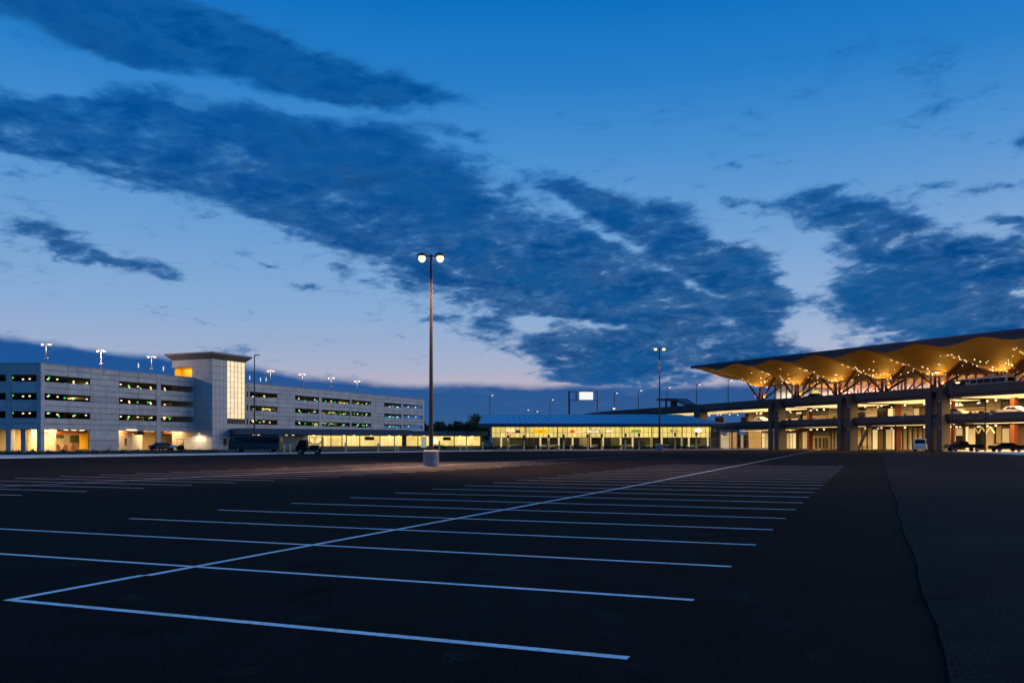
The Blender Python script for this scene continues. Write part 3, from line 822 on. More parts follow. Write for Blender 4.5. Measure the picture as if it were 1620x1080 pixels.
# glazed wall: lit panels with mullions, a dark low wall under it
x = a(487, 3.0); i = 0
while x < WL - 1.2:
    u = WF.world(x, 3.0); px = 810 + FPX * u.x / u.y
    gap = 602 < px < 607 or 632 < px < 641 or 755 < px < 760
    if gap: piece('wall_pier', DMETAL, WLK, x + .02, x + 1.28, 2.95, 3.2, 0, 3.5)
    else:
        for z0, z1 in ((0.75, 2.45), (2.45, 3.40)):
            piece('lit_pane', GLOWW, WLK, x + .035, x + 1.265, 3.0, 3.08, z0 + .03, z1 - .03)
    x += 1.3; i += 1
piece('base_wall', CONC_DARK, WLK, a(487, 3), WL - .1, 2.9, 3.1, 0, 0.74)
piece('back_wall', CONC_DARK, WLK, -.4, WL, 3.2, 3.4, 0, 3.54)
piece('blue_wall', mat('blue_grey_wall', (0.20, 0.27, 0.31), 0.7), WLK, a(443, 2.6), a(472, 2.6), 2.6, 2.9, 0, 3.4)
for px in (402, 409, 453, 463.5, 496, 544, 560, 587, 615.5, 631, 649, 671, 728, 747):
    o = piece('ceiling_lamp', DMETAL, WLK, a(px, 1.5) - .35, a(px, 1.5) + .35, 1.3, 1.7, 3.48, 3.549)
    piece('lamp_lens', ROOFLED, WLK, a(px, 1.5) - .25, a(px, 1.5) + .25, 1.28, 1.65, 3.36, 3.478)
for px in (500, 560, 620, 690, 740): light('walkway_light', 'AREA', WLK, (a(px, 1.8), 1.8, 3.40), 130, (1.0, .74, .38), 6.0, 1.2)
for px, w, lab in ((584.5, 2.6, 'dark hanging sign board under the walkway roof, left of the tall lamp post'), (707, 2.4, 'dark hanging sign board under the walkway roof, right of the tall lamp post')):
    p = WF.world(a(px, -.4), -.4)
    t = thing('hanging_sign', lab, 'sign', (p.x, p.y, 2.25), WF.rz, 'dark hanging signs under the walkway')
    MB().box(-w / 2, w / 2, -.06, .06, 0, .85).build('sign_board', mat('dark_sign', (0.03, 0.03, 0.03), 0.5), t)
    for sx in (-1, 1): MB().tube([(sx * w * .35, 0, .85), (sx * w * .35, 0, 1.24)], .03, 6).build('hanger', DMETAL, t)
p = WF.world(a(670.5, -1.0), -1.0)
t = thing('panel_door', 'pale green upright information panel beside the tall lamp post', 'information panel', (p.x, p.y, 0), WF.rz)
MB().box(-.75, .75, -.10, .10, 0.35, 3.0).build('face', emit('lit_green_panel', (0.45, 0.62, 0.40), .42), t); MB().box(-.85, .85, -.14, .14, 0, .345).build('base', DMETAL, t); MB().box(-.8, .8, -.12, .12, 3.003, 3.1).build('cap', DMETAL, t)
t['label'] = 'pale green upright information panel under the walkway just left of the tall lamp post'; t.name = 'information_panel'
p = WF.world(a(689.5, -1.2), -1.2)
t = thing('globe_lamp', 'glaring white globe lamp under the walkway just right of the tall lamp post', 'lamp', (p.x, p.y, 0), 0)
MB().tube([(0, 0, 0), (0, 0, 1.35)], .06, 8).build('post', DMETAL, t, smooth=True)
def ball(r, z, n=14):
    m = MB(); pts = [(0, 0, z - r * math.cos(math.pi * k / 8)) for k in range(9)]; rs = [max(.004, r * math.sin(math.pi * k / 8)) for k in range(9)]
    return m.tube(pts, rs, n)
ball(.62, 1.95).build('globe', ROOFLED, t, smooth=True)

# ------------------------------------------------------------------ glazed pavilion
PZ = 225.0
px2x = lambda px, Z=PZ: (px - 810) / FPX * Z
PX0, PX1 = px2x(777), px2x(1124)
PAV = thing('rental_pavilion', 'long low glazed pavilion glowing yellow under a blue metal hipped roof', 'pavilion', (PX0, PZ, 0), 0)
PL = PX1 - PX0; PAV.scale = (1, 1, 0.93)
q = lambda px: px2x(px) - PX0
# roof in seam-edged sheets, front slope, and the two hips
RY, RZ_ = 8.5, 9.75
e0, e1 = -3.2, PL + 3.4
rl, rr = e0 + 1.2, q(1085)
N = 40
for k in range(N):
    f0, f1 = k / N, (k + 1) / N
    pts = [(e0 + (e1 - e0) * f0 + .04, -1.6, 6.95), (e0 + (e1 - e0) * f1 - .04, -1.6, 6.95), (rl + (rr - rl) * f1 - .04, RY, RZ_), (rl + (rr - rl) * f0 + .04, RY, RZ_)]
    m = MB().hexa([(x, y, z - .08) for x, y, z in pts] + pts)
    m.build('roof_sheet', ROOFB, PAV)
for k in range(N - 1):
    f = (k + 1) / N
    if k % 1 == 0:
        x0, x1 = e0 + (e1 - e0) * f, rl + (rr - rl) * f
        MB().hexa([(x0 - .04, -1.62, 6.9), (x0 + .04, -1.62, 6.9), (x1 + .04, RY, RZ_ - .02), (x1 - .04, RY, RZ_ - .02), (x0 - .04, -1.62, 7.03), (x0 + .04, -1.62, 7.03), (x1 + .04, RY, RZ_ + .10), (x1 - .04, RY, RZ_ + .10)]).build('seam', ROOFB, PAV)
MB().poly([(e1, -1.6, 6.949), (e1, 18, 6.949), (rr, RY, RZ_ - .01)]).poly([(e0, 18, 6.949), (e0, -1.6, 6.949), (rl, RY, RZ_ - .01)]).poly([(e0, 18, 6.949), (e1, 18, 6.949), (rr, RY, RZ_ - .012), (rl, RY, RZ_ - .012)]).build('hip_sheet', ROOFB, PAV)
MB().box(e0, e1, -1.65, 18, 6.05, 6.86).build('fascia', WALKF, PAV)
# glazing: a band of lit panels over a shop front
npan = 46; pw = PL / npan
for k in range(npan):
    for z0, z1 in ((3.15, 4.5), (4.5, 6.02)):
        piece('lit_pane', GLOWP, PAV, k * pw + .05, (k + 1) * pw - .05, 0.0, .09, z0 + .04, z1 - .04)
mm = MB()
for k in range(npan + 1): mm.box(k * pw - .05, k * pw + .05, -.05, .12, 3.1, 6.04)
for z in (3.13, 4.5): mm.box(.06, PL - .06, -.03, .11, z - .05, z + .05)
mm.build('mullion_grid', mat('pavilion_mullion', (0.20, 0.17, 0.10), 0.5), PAV)
for px in (777.6, 832, 882, 933, 984, 1031, 1079, 1122):
    piece('main_mullion', MULL, PAV, q(px) - .11, q(px) + .11, -.16, .0, 0, 6.04)
cols = [793, 804, 855, 868, 884, 906, 934, 954, 982, 1001, 1031, 1047, 1079, 1090, 1120]
for px in cols: piece('lit_column', emit('lit_column', (1.0, .74, .22), .66), PAV, q(px) - .22, q(px) + .22, .1, .5, 0, 3.1)  # light on the columns put in as their own emission
edges = [777.6] + cols + [1123]
for k in range(len(edges) - 1):
    x0, x1 = q(edges[k]) + .25, q(edges[k + 1]) - .25
    if x1 - x0 < .6: continue
    n = max(1, int((x1 - x0) / 1.5))
    for j in range(n):
        u0, u1 = x0 + (x1 - x0) * j / n, x0 + (x1 - x0) * (j + 1) / n
        piece('shop_pane', CLEARG, PAV, u0 + .05, u1 - .05, .2, .23, .15, 3.05)
        piece('shop_mullion', GALV, PAV, u1 - .045, u1 + .045, .15, .28, 0, 3.08)
piece('ceiling', CREAM2, PAV, .1, PL - .1, .15, 16, 3.10, 3.13)
piece('floor', CONC, PAV, .1, PL - .1, .12, 16, -.02, .1)
rnd = random.Random(5)
x = 0.3
while x < PL - 3:                                    # the counters' back wall, piece by piece
    w = rnd.uniform(2.2, 4.6)
    tone = rnd.choice([mat('dark_back_panel', (0.03, 0.028, 0.025), .7)] * 4 + [CREAM, mat('olive_back_panel', (0.16, 0.13, 0.05), .7)])
    piece('back_panel', tone, PAV, x, min(x + w, PL - .2) - .05, 4.0 + rnd.uniform(-1, 2), 7.5, .1, 3.1)
    if rnd.random() < .6: piece('counter', rnd.choice([CREAM2, CONC, WHITEP]), PAV, x + .3, x + w - .6, 1.8, 2.4, .1, 1.2)
    x += w
for k in range(8): light('pavilion_light', 'AREA', PAV, (PL * (k + .5) / 8, 2.2, 3.05), 120, (1.0, .76, .40), 6.0, 5.0)
# company signs on the lit band
def sign(px0, px1, py0, py1, label, cat, parts):
    x0, z1 = px2x(px0), CAM_H + (700 - py0) / FPX * PZ
    x1, z0 = px2x(px1), CAM_H + (700 - py1) / FPX * PZ
    t = thing('fascia_sign', label, cat, ((x0 + x1) / 2, PZ - .22, z0), 0, 'company signs across the pavilion front')
    w, h = x1 - x0, z1 - z0
    for nm, m, u0, u1, v0, v1, d in parts:
        MB().box(-w / 2 + w * u0, -w / 2 + w * u1, -.05 - d, .05, h * v0, h * v1).build(nm, m, t)
DK = mat('sign_lettering', (0.08, 0.05, 0.03), .6)
sign(802, 823, 680, 685.5, 'red and grey-white sign at the left end of the pavilion front', 'sign', [('red_panel', SIGNR, 0, .5, 0, .62, 0), ('white_swoosh', SIGNW, 0, .55, .66, 1, .01), ('grey_panel', mat('grey_sign', (.45, .5, .45), .6), .64, 1, .1, 1, 0), ('lettering', SIGNW, .1, .45, .2, .4, .02)])
sign(845, 866, 678.5, 686, 'bright yellow sign on the pavilion front', 'sign', [('yellow_panel', SIGNY, 0, 1, 0, 1, 0), ('lettering', DK, .36, .66, .42, .56, .02)])
sign(902, 922, 680, 684.5, 'red and white sign on the middle of the pavilion front', 'sign', [('red_panel', SIGNR, 0, .34, 0, 1, 0), ('red_outline', SIGNR, .36, 1, 0, .16, 0), ('lettering', SIGNR, .38, .95, .5, .62, .0), ('white_panel', SIGNW, .36, 1, .2, .46, -.01)])
sign(931, 948.5, 679.5, 684.5, 'white sign with dark outline on the middle of the pavilion front', 'sign', [('dark_outline', DK, 0, 1, 0, .14, 0), ('dark_outline', DK, 0, 1, .86, 1, 0), ('dark_outline', DK, .94, 1, .16, .84, 0), ('white_panel', SIGNW, 0, .93, .16, .84, 0), ('lettering', DK, .15, .8, .42, .58, .02)])
sign(959, 968, 680.5, 684, 'small pale sign just right of the white dark-outlined sign', 'sign', [('pale_panel', SIGNW, 0, 1, .3, .9, 0), ('lettering', DK, .05, .95, .0, .18, 0)])
sign(998, 1014, 679, 683.5, 'pale green sign on the right half of the pavilion front', 'sign', [('green_panel', SIGNG, 0, 1, 0, 1, 0), ('lettering', DK, .1, .9, .42, .58, .02)])
sign(1060, 1076, 679, 682.8, 'sign with a small square green logo near the right end of the pavilion', 'sign', [('green_logo', SIGNGR, 0, .2, 0, 1, 0), ('lettering', DK, .28, 1, .25, .40, 0)])
sign(1100, 1109, 678.5, 682.5, 'glaring white sign at the right end of the pavilion front', 'sign', [('white_panel', emit('glaring_white', (1, .95, .8), 2.2), 0, 1, 0, 1, 0), ('frame', DK, -.02, 1.02, -.08, -.01, 0)])
# small annex at each end
AN = tag(bpy.data.objects.new('entrance_porch', None), 'dark flat-roofed porch at the right end of the glowing pavilion', 'porch'); COL.objects.link(AN)
AN.location = (px2x(1127), PZ - 3, 0)
MB().box(0, 6.0, -1.0, 6, 4.3, 5.1).build('roof', WALKF, AN)
for x in (.3, 5.6):
    for y in (-.7, 5.5): MB().box(x - .15, x + .15, y - .15, y + .15, 0, 4.3).build('post', DMETAL, AN)
piece('wall', CONC_DARK, AN, .2, 2.2, 4.6, 4.9, 0, 4.29)
piece('lit_door', emit('lit_door', (1, .75, .38), .45), AN, 3.0, 4.9, 4.6, 4.7, 0.1, 3.4)
# hedge under the pavilion windows
def leaf_mass(name, pts_fn, n, size, m, parent=None, seed=1, upright=False):
    r = random.Random(seed); mb = MB()
    for _ in range(n):
        c = Vector(pts_fn(r)); s = size * r.uniform(.5, 1.3)
        if upright: u = Vector((r.uniform(-.35, .35), r.uniform(-.35, .35), 1)).normalized() * s * 1.6; v = Vector((r.uniform(-1, 1), r.uniform(-1, 1), 0)).normalized() * s * .22
        else:
            u = Vector((r.gauss(0, 1), r.gauss(0, 1), r.gauss(0, 1))).normalized() * s
            v = u.cross(Vector((r.gauss(0, 1), r.gauss(0, 1), r.gauss(0, 1)))).normalized() * s * .6
        mb.poly([c - u - v * .3, c + v, c + u, c - v])
    me = bpy.data.meshes.new(name); me.from_pydata(mb.v, [], mb.f); me.update(); me.materials.append(m)
    return link(name, me, parent)
hz = PZ - 9.0
hx0, hx1 = px2x(762, hz), px2x(1124, hz)
def hp(r):
    x = r.uniform(hx0, hx1); h = .72 + .22 * math.sin(x * .9) * math.sin(x * .37 + 1) + .08 * math.sin(x * 3.1)
    return (x, hz + r.uniform(-.55, .55), h * r.random() ** .6)
tag(leaf_mass('hedge', hp, 6000, .17, LEAF, seed=3), 'dark clipped hedge along the foot of the glowing pavilion', 'hedge')
# ------------------------------------------------------------------ terminal: elevated roadways
TF = Frame(50.75, 245.0, 0.355, -0.935)
ROAD = thing('elevated_roadway', 'two-level concrete elevated roadway on paired piers in front of the terminal', 'elevated road', (TF.o[0], TF.o[1], 0), TF.rz)
SE = 132.0
def strip(m_, s0, s1, d0, d1, zf0, zf1, n=1):
    """a long block whose top and bottom follow height functions of s"""
    for k in range(n):
        a, b = s0 + (s1 - s0) * k / n, s0 + (s1 - s0) * (k + 1) / n
        m_.hexa([(a, d0, zf0(a)), (b, d0, zf0(b)), (b, d1, zf0(b)), (a, d1, zf0(a)), (a, d0, zf1(a)), (b, d0, zf1(b)), (b, d1, zf1(b)), (a, d1, zf1(a))])
    return m_
top = lambda s: 12.1 - (0.0 if s > -60 else (-60 - s) * 0.035)
low = lambda s: 6.95 + (0 if s > 25 else (s - 25) * 0.02)
k = lambda dz, f: (lambda s: f(s) + dz)
# upper deck
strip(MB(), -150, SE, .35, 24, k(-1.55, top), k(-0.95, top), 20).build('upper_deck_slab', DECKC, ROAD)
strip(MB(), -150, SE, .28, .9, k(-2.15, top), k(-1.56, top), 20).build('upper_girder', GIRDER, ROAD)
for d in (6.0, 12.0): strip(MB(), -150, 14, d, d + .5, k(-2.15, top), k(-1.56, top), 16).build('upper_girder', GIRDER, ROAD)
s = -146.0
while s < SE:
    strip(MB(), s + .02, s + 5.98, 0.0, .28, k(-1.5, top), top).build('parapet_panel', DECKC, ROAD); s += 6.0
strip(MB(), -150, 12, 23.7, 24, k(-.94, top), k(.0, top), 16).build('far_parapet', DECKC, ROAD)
# lower deck
LS = 8.0
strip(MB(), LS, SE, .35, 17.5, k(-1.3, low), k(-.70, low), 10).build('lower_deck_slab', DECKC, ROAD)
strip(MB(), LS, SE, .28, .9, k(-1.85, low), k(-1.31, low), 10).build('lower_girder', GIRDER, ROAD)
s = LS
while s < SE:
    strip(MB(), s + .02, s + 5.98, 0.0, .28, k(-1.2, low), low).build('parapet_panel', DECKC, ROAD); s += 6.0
# paired piers
PIERS = [TF.a(1106, .5), TF.a(1232, .5), TF.a(1344, .5), TF.a(1481, -.4), TF.a(1481, -.4) + 24.5, TF.a(1106, .5) - 33, TF.a(1106, .5) - 66]
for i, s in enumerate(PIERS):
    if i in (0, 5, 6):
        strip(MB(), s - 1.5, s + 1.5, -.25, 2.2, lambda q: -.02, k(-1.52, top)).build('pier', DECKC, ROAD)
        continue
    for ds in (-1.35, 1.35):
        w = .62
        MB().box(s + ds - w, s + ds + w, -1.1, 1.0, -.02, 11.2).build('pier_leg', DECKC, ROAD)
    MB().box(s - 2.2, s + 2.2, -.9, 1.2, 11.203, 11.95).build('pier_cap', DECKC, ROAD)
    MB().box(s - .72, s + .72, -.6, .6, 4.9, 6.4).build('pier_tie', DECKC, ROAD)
    for z in (4.3, 9.2):
        o = MB().box(s + 1.5, s + 1.75, -1.3, -1.103, z, z + .22).build('pier_lamp', DMETAL, ROAD)
        MB().box(s + 1.53, s + 1.72, -1.33, -1.303, z + .02, z + .2).build('lamp_lens', mat('dim_lens', (.8, .8, .8), .3), o)
# lit ceilings: widened strip lamps glow in place of lit undersides, and their light
def bay_light(s0, s1, z, power):
    light('deck_light', 'AREA', ROAD, ((s0 + s1) / 2, 7.0, z), power, (1.0, .62, .22), (s1 - s0) * .85, 9.0)
cuts = [PIERS[5] + 2, PIERS[0] - 2, PIERS[0] + 2, PIERS[1] - 3, PIERS[1] + 3, PIERS[2] - 3, PIERS[2] + 3, PIERS[3] - 3, PIERS[3] + 3, PIERS[4] - 3]
for j in range(0, len(cuts), 2):
    s0, s1 = cuts[j], cuts[j + 1]
    for d in (3.4, 5.6, 7.8, 10.5, 13.5):
        n = max(2, int((s1 - s0) / 5.5))
        for m_ in range(n):
            u0, u1 = s0 + (s1 - s0) * m_ / n, s0 + (s1 - s0) * (m_ + 1) / n
            piece('strip_lamp', STRIP, ROAD, u0 + .15, u1 - .25, d - .9, d + .9, 9.98, 10.08)
            if j >= 2 and d < 9: piece('strip_lamp', STRIP, ROAD, u0 + .4, u1 - .5, d - .3, d + .3, low(s0) - 1.80, low(s0) - 1.72)
    bay_light(s0, s1, 9.9, 3000 if j < 2 else 6500)
    if j >= 2: bay_light(s0, s1, low(s0) - 1.85, 5000)
for px0, px1 in ((1131, 1145), (1172, 1182)):
    z = lambda py: CAM_H + (700 - py) / FPX * TF.world(TF.a(px0, 3), 3).y
    piece('hanging_board', mat('dark_red_board', (.05, .012, .012), .6), ROAD, TF.a(px0, 3), TF.a(px1, 3), 3.0, 3.2, z(668), z(659.5))
# the building's front behind the roadways
TERM = thing('airport_terminal', 'airport terminal with long wavy wooden roof soffit, star lights and glazed hall', 'terminal', (TF.o[0], TF.o[1], 0), TF.rz)
BD = 17.6
rnd = random.Random(21)
DP = mat('dark_shopfront', (0.05, 0.045, 0.04), .3)
BRN = mat('brown_panel', (0.14, 0.09, 0.06), .6)
def front(s0, s1, z0, z1, m_, d=BD, nm='front_panel', th=.25):
    if nm != 'front_panel' or s1 - s0 < 2.4: return piece(nm, m_, TERM, s0, s1, d, d + th, z0, z1)
    n = int((s1 - s0) / 1.5); cuts_ = [z0] + ([z0 + (z1 - z0) * .62] if z1 - z0 > 2.6 else []) + [z1]
    for i in range(n):
        for ya, yb in zip(cuts_, cuts_[1:]):
            o = piece(nm, m_, TERM, s0 + (s1 - s0) * i / n + .025, s0 + (s1 - s0) * (i + 1) / n - .025, d + rnd.uniform(0, .05), d + th, ya + .02, yb - .02)
    return o
a8 = lambda px: TF.a(px, 8.0)
ab = lambda px: TF.a(px, BD)
piece('back_wall', BRN, TERM, ab(1165), SE, BD + 3, BD + 3.3, 0, 11)
# upper storey: from left to right as the photograph shows it
U0, U1 = 6.25, 10.45
for p0, p1, z0, z1, m_ in (
    (1184, 1207, U0, U1, CREAM2), (1207, 1222, U0, 8.6, DP), (1207, 1222, 8.7, U1, BRN),
    (1243, 1266, 8.3, 9.7, DP), (1243, 1266, U0, 8.2, BRN), (1270, 1311, 8.6, 9.8, DP), (1270, 1311, 8.0, 8.5, CREAM2), (1270, 1290, U0, 7.9, CONC), (1290, 1311, U0, 7.9, CREAM),
    (1311, 1328, U0, U1, CREAM2), (1354, 1370, U0, 9.2, CREAM), (1370, 1388, U0, 9.9, CREAM2), (1388, 1425, U0, 9.6, DP), (1425, 1444, U0, U1, CREAM2), (1446, 1467, U0, 9.4, BRN), (1446, 1467, 9.45, U1, CREAM),
    (1492, 1558, 9.0, 10.1, DP), (1492, 1558, 8.4, 8.9, CREAM2), (1492, 1520, U0, 8.3, CONC), (1520, 1558, U0, 8.3, CREAM), (1560, 1583, U0, U1, CREAM2), (1585, 1640, 7.9, U1, DP), (1585, 1640, U0, 7.8, BRN)):
    front(ab(p0), ab(p1), z0, z1, m_)
for p0, p1 in ((1318, 1322), (1430, 1433), (1567, 1574)): front(ab(p0), ab(p1), U0, 8.1, DP, BD - .12, 'doorway', .1)
for px in range(1296, 1311, 5): front(ab(px), ab(px + 2), U0, 7.5, DP, BD - .1, 'shop_window', .08)
for px in range(1524, 1556, 6): front(ab(px), ab(px + 3), U0, 7.7, rnd.choice([DP, ORANGE, BRN]), BD - .1, 'shop_window', .08)
front(ab(1366), ab(1376), U0, 7.6, ORANGE, BD - 1.2, 'orange_screen', .1)
for p0, p1 in ((1275, 1283), (1527, 1541)):
    o = front(ab(p0), ab(p1), 9.0, 9.4, emit('dim_route_sign', (1, .8, .5), .35), BD - 3.0, 'hanging_sign', .1)
# ground storey
for p0, p1, z0, z1, m_ in (
    (1130, 1146, 0, 4.6, BRN), (1150, 1165, 0, 4.6, CREAM), (1168, 1183, 0, 4.0, DP), (1184, 1205, 0, 4.9, CREAM), (1206, 1223, 0, 4.6, BRN),
    (1240, 1262, 0, 4.4, DP), (1264, 1284, 0, 4.8, BRN), (1286, 1312, 0, 3.4, CREAM), (1286, 1312, 3.5, 4.9, DP), (1313, 1333, 0, 4.9, CREAM2),
    (1354, 1380, 0, 5.0, CREAM2), (1381, 1400, 0, 4.9, mat('olive_front', (0.30, 0.27, 0.12), .6)), (1402, 1424, 0, 4.9, DP), (1425, 1446, 0, 5.0, CREAM2), (1447, 1467, 0, 4.9, CREAM),
    (1492, 1526, 0, 4.9, BRN), (1528, 1531, 0, 4.9, emit('lit_column_yellow', (1, .75, .3), .8)), (1533, 1558, 0, 4.9, BRN), (1560, 1572, 0, 4.9, CREAM2), (1576, 1584, 0, 4.9, CREAM), (1586, 1640, 0, 4.9, BRN)):
    front(ab(p0), ab(p1), z0, z1, m_, BD - .02)
for px in (1290, 1296, 1302, 1307): front(ab(px), ab(px + 3.2), .2, 2.9, DP, BD - .2, 'doorway', .1)
for px in (1315, 1320, 1325, 1330): front(ab(px), ab(px) + .25, 0, 4.9, MULL, BD - .25, 'mullion', .2)
for px in range(1356, 1468, 8): front(ab(px), ab(px) + .2, 0, 4.9, MULL, BD - .25, 'mullion', .2)
for px in range(1244, 1286, 7): front(ab(px), ab(px) + .2, 0, 4.6, MULL, BD - .25, 'mullion', .2)
MB().tube([(ab(1374), BD - 3, 0.2), (ab(1388), BD - 3, 4.6)], .35, 6).build('stair_stringer', DMETAL, TERM)
for p0, p1 in ((1588, 1600), (1600, 1612), (1612, 1626)):
    MB().tube([(ab(p0), 9, 3.4), ((ab(p0) + ab(p1)) / 2, 9, 4.6), (ab(p1), 9, 3.4)], .14, 6).build('pipe_bend', CREAM2, TERM)

# glazing of the shop fronts: panes one by one, some lit from inside
LITW = emit('lit_shop_window', (1.0, .70, .30), .62, rand=.2)
LITD = emit('dim_shop_window', (1.0, .60, .22), .22, rand=.2)
for p0, p1, z0, z1, w in ((1209, 1222, U0, 8.3, 1.0), (1243, 1264, U0, 7.9, 1.3), (1271, 1289, U0, 7.6, 1.2), (1291, 1310, U0, 7.8, .9), (1355, 1369, U0, 8.9, 1.1), (1389, 1424, 7.2, 9.3, 1.4), (1389, 1424, U0, 7.1, 1.4), (1447, 1466, U0, 9.1, 1.2),
                          (1493, 1519, U0, 8.0, 1.3), (1521, 1557, U0, 8.0, .8), (1586, 1638, U0, 7.5, 1.5),
                          (1131, 1145, .1, 4.0, 1.2), (1169, 1182, .1, 3.8, 1.1), (1207, 1222, .1, 4.2, 1.1), (1241, 1261, .1, 4.1, 1.2), (1265, 1283, .1, 4.4, 1.2), (1382, 1399, .1, 4.6, 1.2), (1403, 1423, .1, 4.6, 1.3), (1493, 1525, .1, 3.0, 1.4), (1493, 1525, 3.1, 4.6, 1.4), (1534, 1557, .1, 4.5, 1.4), (1587, 1638, .1, 4.4, 1.6)):
    s0, s1 = ab(p0), ab(p1); n = max(1, int((s1 - s0) / w))
    for i in range(n):
        a, b = s0 + (s1 - s0) * i / n, s0 + (s1 - s0) * (i + 1) / n
        front(a + .06, b - .06, z0, z1, rnd.choice([DGLASS, DGLASS, DGLASS, LITD, LITD, LITW, BRN]), BD - .30, 'shop_window', .06)
        piece('mullion', MULL, TERM, b - .055, b + .055, BD - .36, BD - .22, z0, z1)
for i in range(46):                                           # pendant lamps under both decks
    s = TF.a(1120, 9) + rnd.random() * (SE - TF.a(1120, 9)); d = rnd.uniform(6, 15)
    for z in (9.4, 4.75):
        piece('pendant_lamp', SIGNW, ROAD, s - .12, s + .12, d - .12, d + .12, z - .12, z + .12)

# roof ------------------------------------------------------------------------------------------
S0 = TF.a(1093, -5.0)
tp = [TF.a(p, 8.0) for p in (1203.5, 1265.6, 1331, 1407, 1489, 1580)]
LS_ = (tp[-1] - tp[0]) / 5.0
TREES = [tp[0] + LS_ * i for i in range(8)]
SEND = TREES[-1] + 8
edge = lambda s: 22.15 - 0.0195 * (s - S0)
def wave(s):
    f = 0.5 + 0.5 * math.cos(2 * math.pi * (s - TREES[0]) / LS_)
    if s < TREES[0] - LS_ * .5:
        f = 0.0
    f = f ** 0.9
    if s < TREES[0]:
        f = max(f, 0) * 1.0
    return f
def sm(x): x = max(0.0, min(1.0, x)); return x * x * (3 - 2 * x)
def lerp_tab(d, tab):
    for (a, u), (b, v) in zip(tab, tab[1:]):
        if d <= b: return u + (v - u) * sm((d - a) / (b - a)) if d > a else u
    return tab[-1][1]
def soffit_z(s, d):
    A0 = lerp_tab(d, [(-5, 0.0), (9, 2.7), (20, 3.1), (45, 3.2)])
    A1 = lerp_tab(d, [(-5, 1.0), (8, 2.5), (20, 1.6), (30, 1.8), (45, 1.0)])
    left = sm((TREES[0] - s) / (TREES[0] - S0))
    return edge(s) - .60 - A0 * (1 - .12 * left) - A1 * wave(s) - left * .015 * (d + 5)
nd, ns = 34, 150
sg = [S0 + (SEND - S0) * i / ns for i in range(ns + 1)]
dg = [-4.9 + 49.9 * (j / nd) ** 1.25 for j in range(nd + 1)]
sv_, sf_ = [], []
for s in sg:
    for d in dg: sv_.append((s, d, soffit_z(s, d)))
for i in range(ns):
    for j in range(nd):
        p = i * (nd + 1) + j; sf_.append((p, p + 1, p + nd + 2, p + nd + 1))
me = bpy.data.meshes.new('soffit'); me.from_pydata(sv_, [], sf_); me.update(); me.materials.append(WOOD); me.shade_smooth()
link('soffit', me, TERM)
rt = MB()
rz = lambda s, d: edge(s) + .02 * (d + 5)
rt.poly([(S0, -5, rz(S0, -5) - .01), (SEND, -5, rz(SEND, -5) - .01), (SEND, 45, rz(SEND, 45)), (S0, 45, rz(S0, 45))])
for i in range(ns):                                            # dark skirt between fascia and soffit
    a, b = sg[i], sg[i + 1]
    rt.poly([(a, -4.9, soffit_z(a, -4.9)), (b, -4.9, soffit_z(b, -4.9)), (b, -4.9, edge(b) - .5), (a, -4.9, edge(a) - .5)])
for j in range(nd):
    a, b = dg[j], dg[j + 1]
    rt.poly([(S0, a, soffit_z(S0, a)), (S0, b, soffit_z(S0, b)), (S0, b, rz(S0, b)), (S0, a, rz(S0, a))])
rt.build('roof_deck', ROOFD, TERM)
s = S0
while s < SEND - .1:
    b = min(s + 4.6, SEND)
    strip(MB(), s + .015, b - .015, -5.12, -4.95, lambda q: edge(q) - .62, lambda q: edge(q) + .06).build('fascia_panel', ROOFD, TERM); s = b
strip(MB(), TF.a(1606, 12), SEND, 12, 40, lambda q: edge(q) - .2, lambda q: edge(q) + .9 + max(0, min(1, (q - TF.a(1606, 12)) / 4.0)) * 1.6, 6).build('roof_monitor', ROOFD, TERM)

# tree columns: front row and the row inside the hall
def tree_column(s, d, h, with_light):
    o = MB().box(s - .9, s + .9, d - .8, d + .8, 11.2, 12.55).build('tree_column', RUST, TERM)
    zt = soffit_z(s, d) + .1
    MB().tube([(s - .45, d, 12.55), (s - .40, d, zt)], [.34, .26], 8).build('trunk', RUST, o, smooth=True)
    MB().tube([(s + .45, d + .2, 12.55), (s + .42, d + .2, zt)], [.24, .2], 8).build('trunk', RUST, o, smooth=True)
    for sx in (-1, 1):
        e = s + sx * h
        MB().tube([(s + sx * .5, d, 12.5), (e, d - .3, soffit_z(e, d - .3) + .15)], [.30, .24], 8).build('strut', RUST, o, smooth=True)
    MB().tube([(s, d, 12.4), (s, d + 6.5, soffit_z(s, d + 6.5) + .1)], [.28, .22], 8).build('strut', RUST, o, smooth=True)
    if with_light:
        for sx in (-1, 1):
            light('uplight', 'SPOT', TERM, (s + sx * 1.7, d - .4, 13.2), 1050, (1.0, .60, .13), .3, spot=R(125), rot=(R(180), 0, 0))
for s in [TREES[0] - LS_ * 1.1] + [t_ - LS_ * .5 for t_ in TREES]:  # uplights added between the trees to gild the soffit evenly
    MB().box(s - .3, s + .3, 2.2, 2.8, 11.15, 11.6).build('added_uplight', DMETAL, TERM)
    light('uplight', 'SPOT', TERM, (s, 2.5, 11.7), 360, (1.0, .60, .13), .3, spot=R(150), rot=(R(180), 0, 0))
for s in TREES: tree_column(s, 8.0, LS_ * .46, True)
for s in TREES[1:]: tree_column(s + LS_ * .1, 26.0, LS_ * .4, False)
for s in TREES[:6]:
    for z0, z1 in ((0, 5.0), (6.25, 10.5)):
        piece('orange_column', ORANGE, TERM, s - .42, s + .42, 11.4, 12.4, z0, z1)
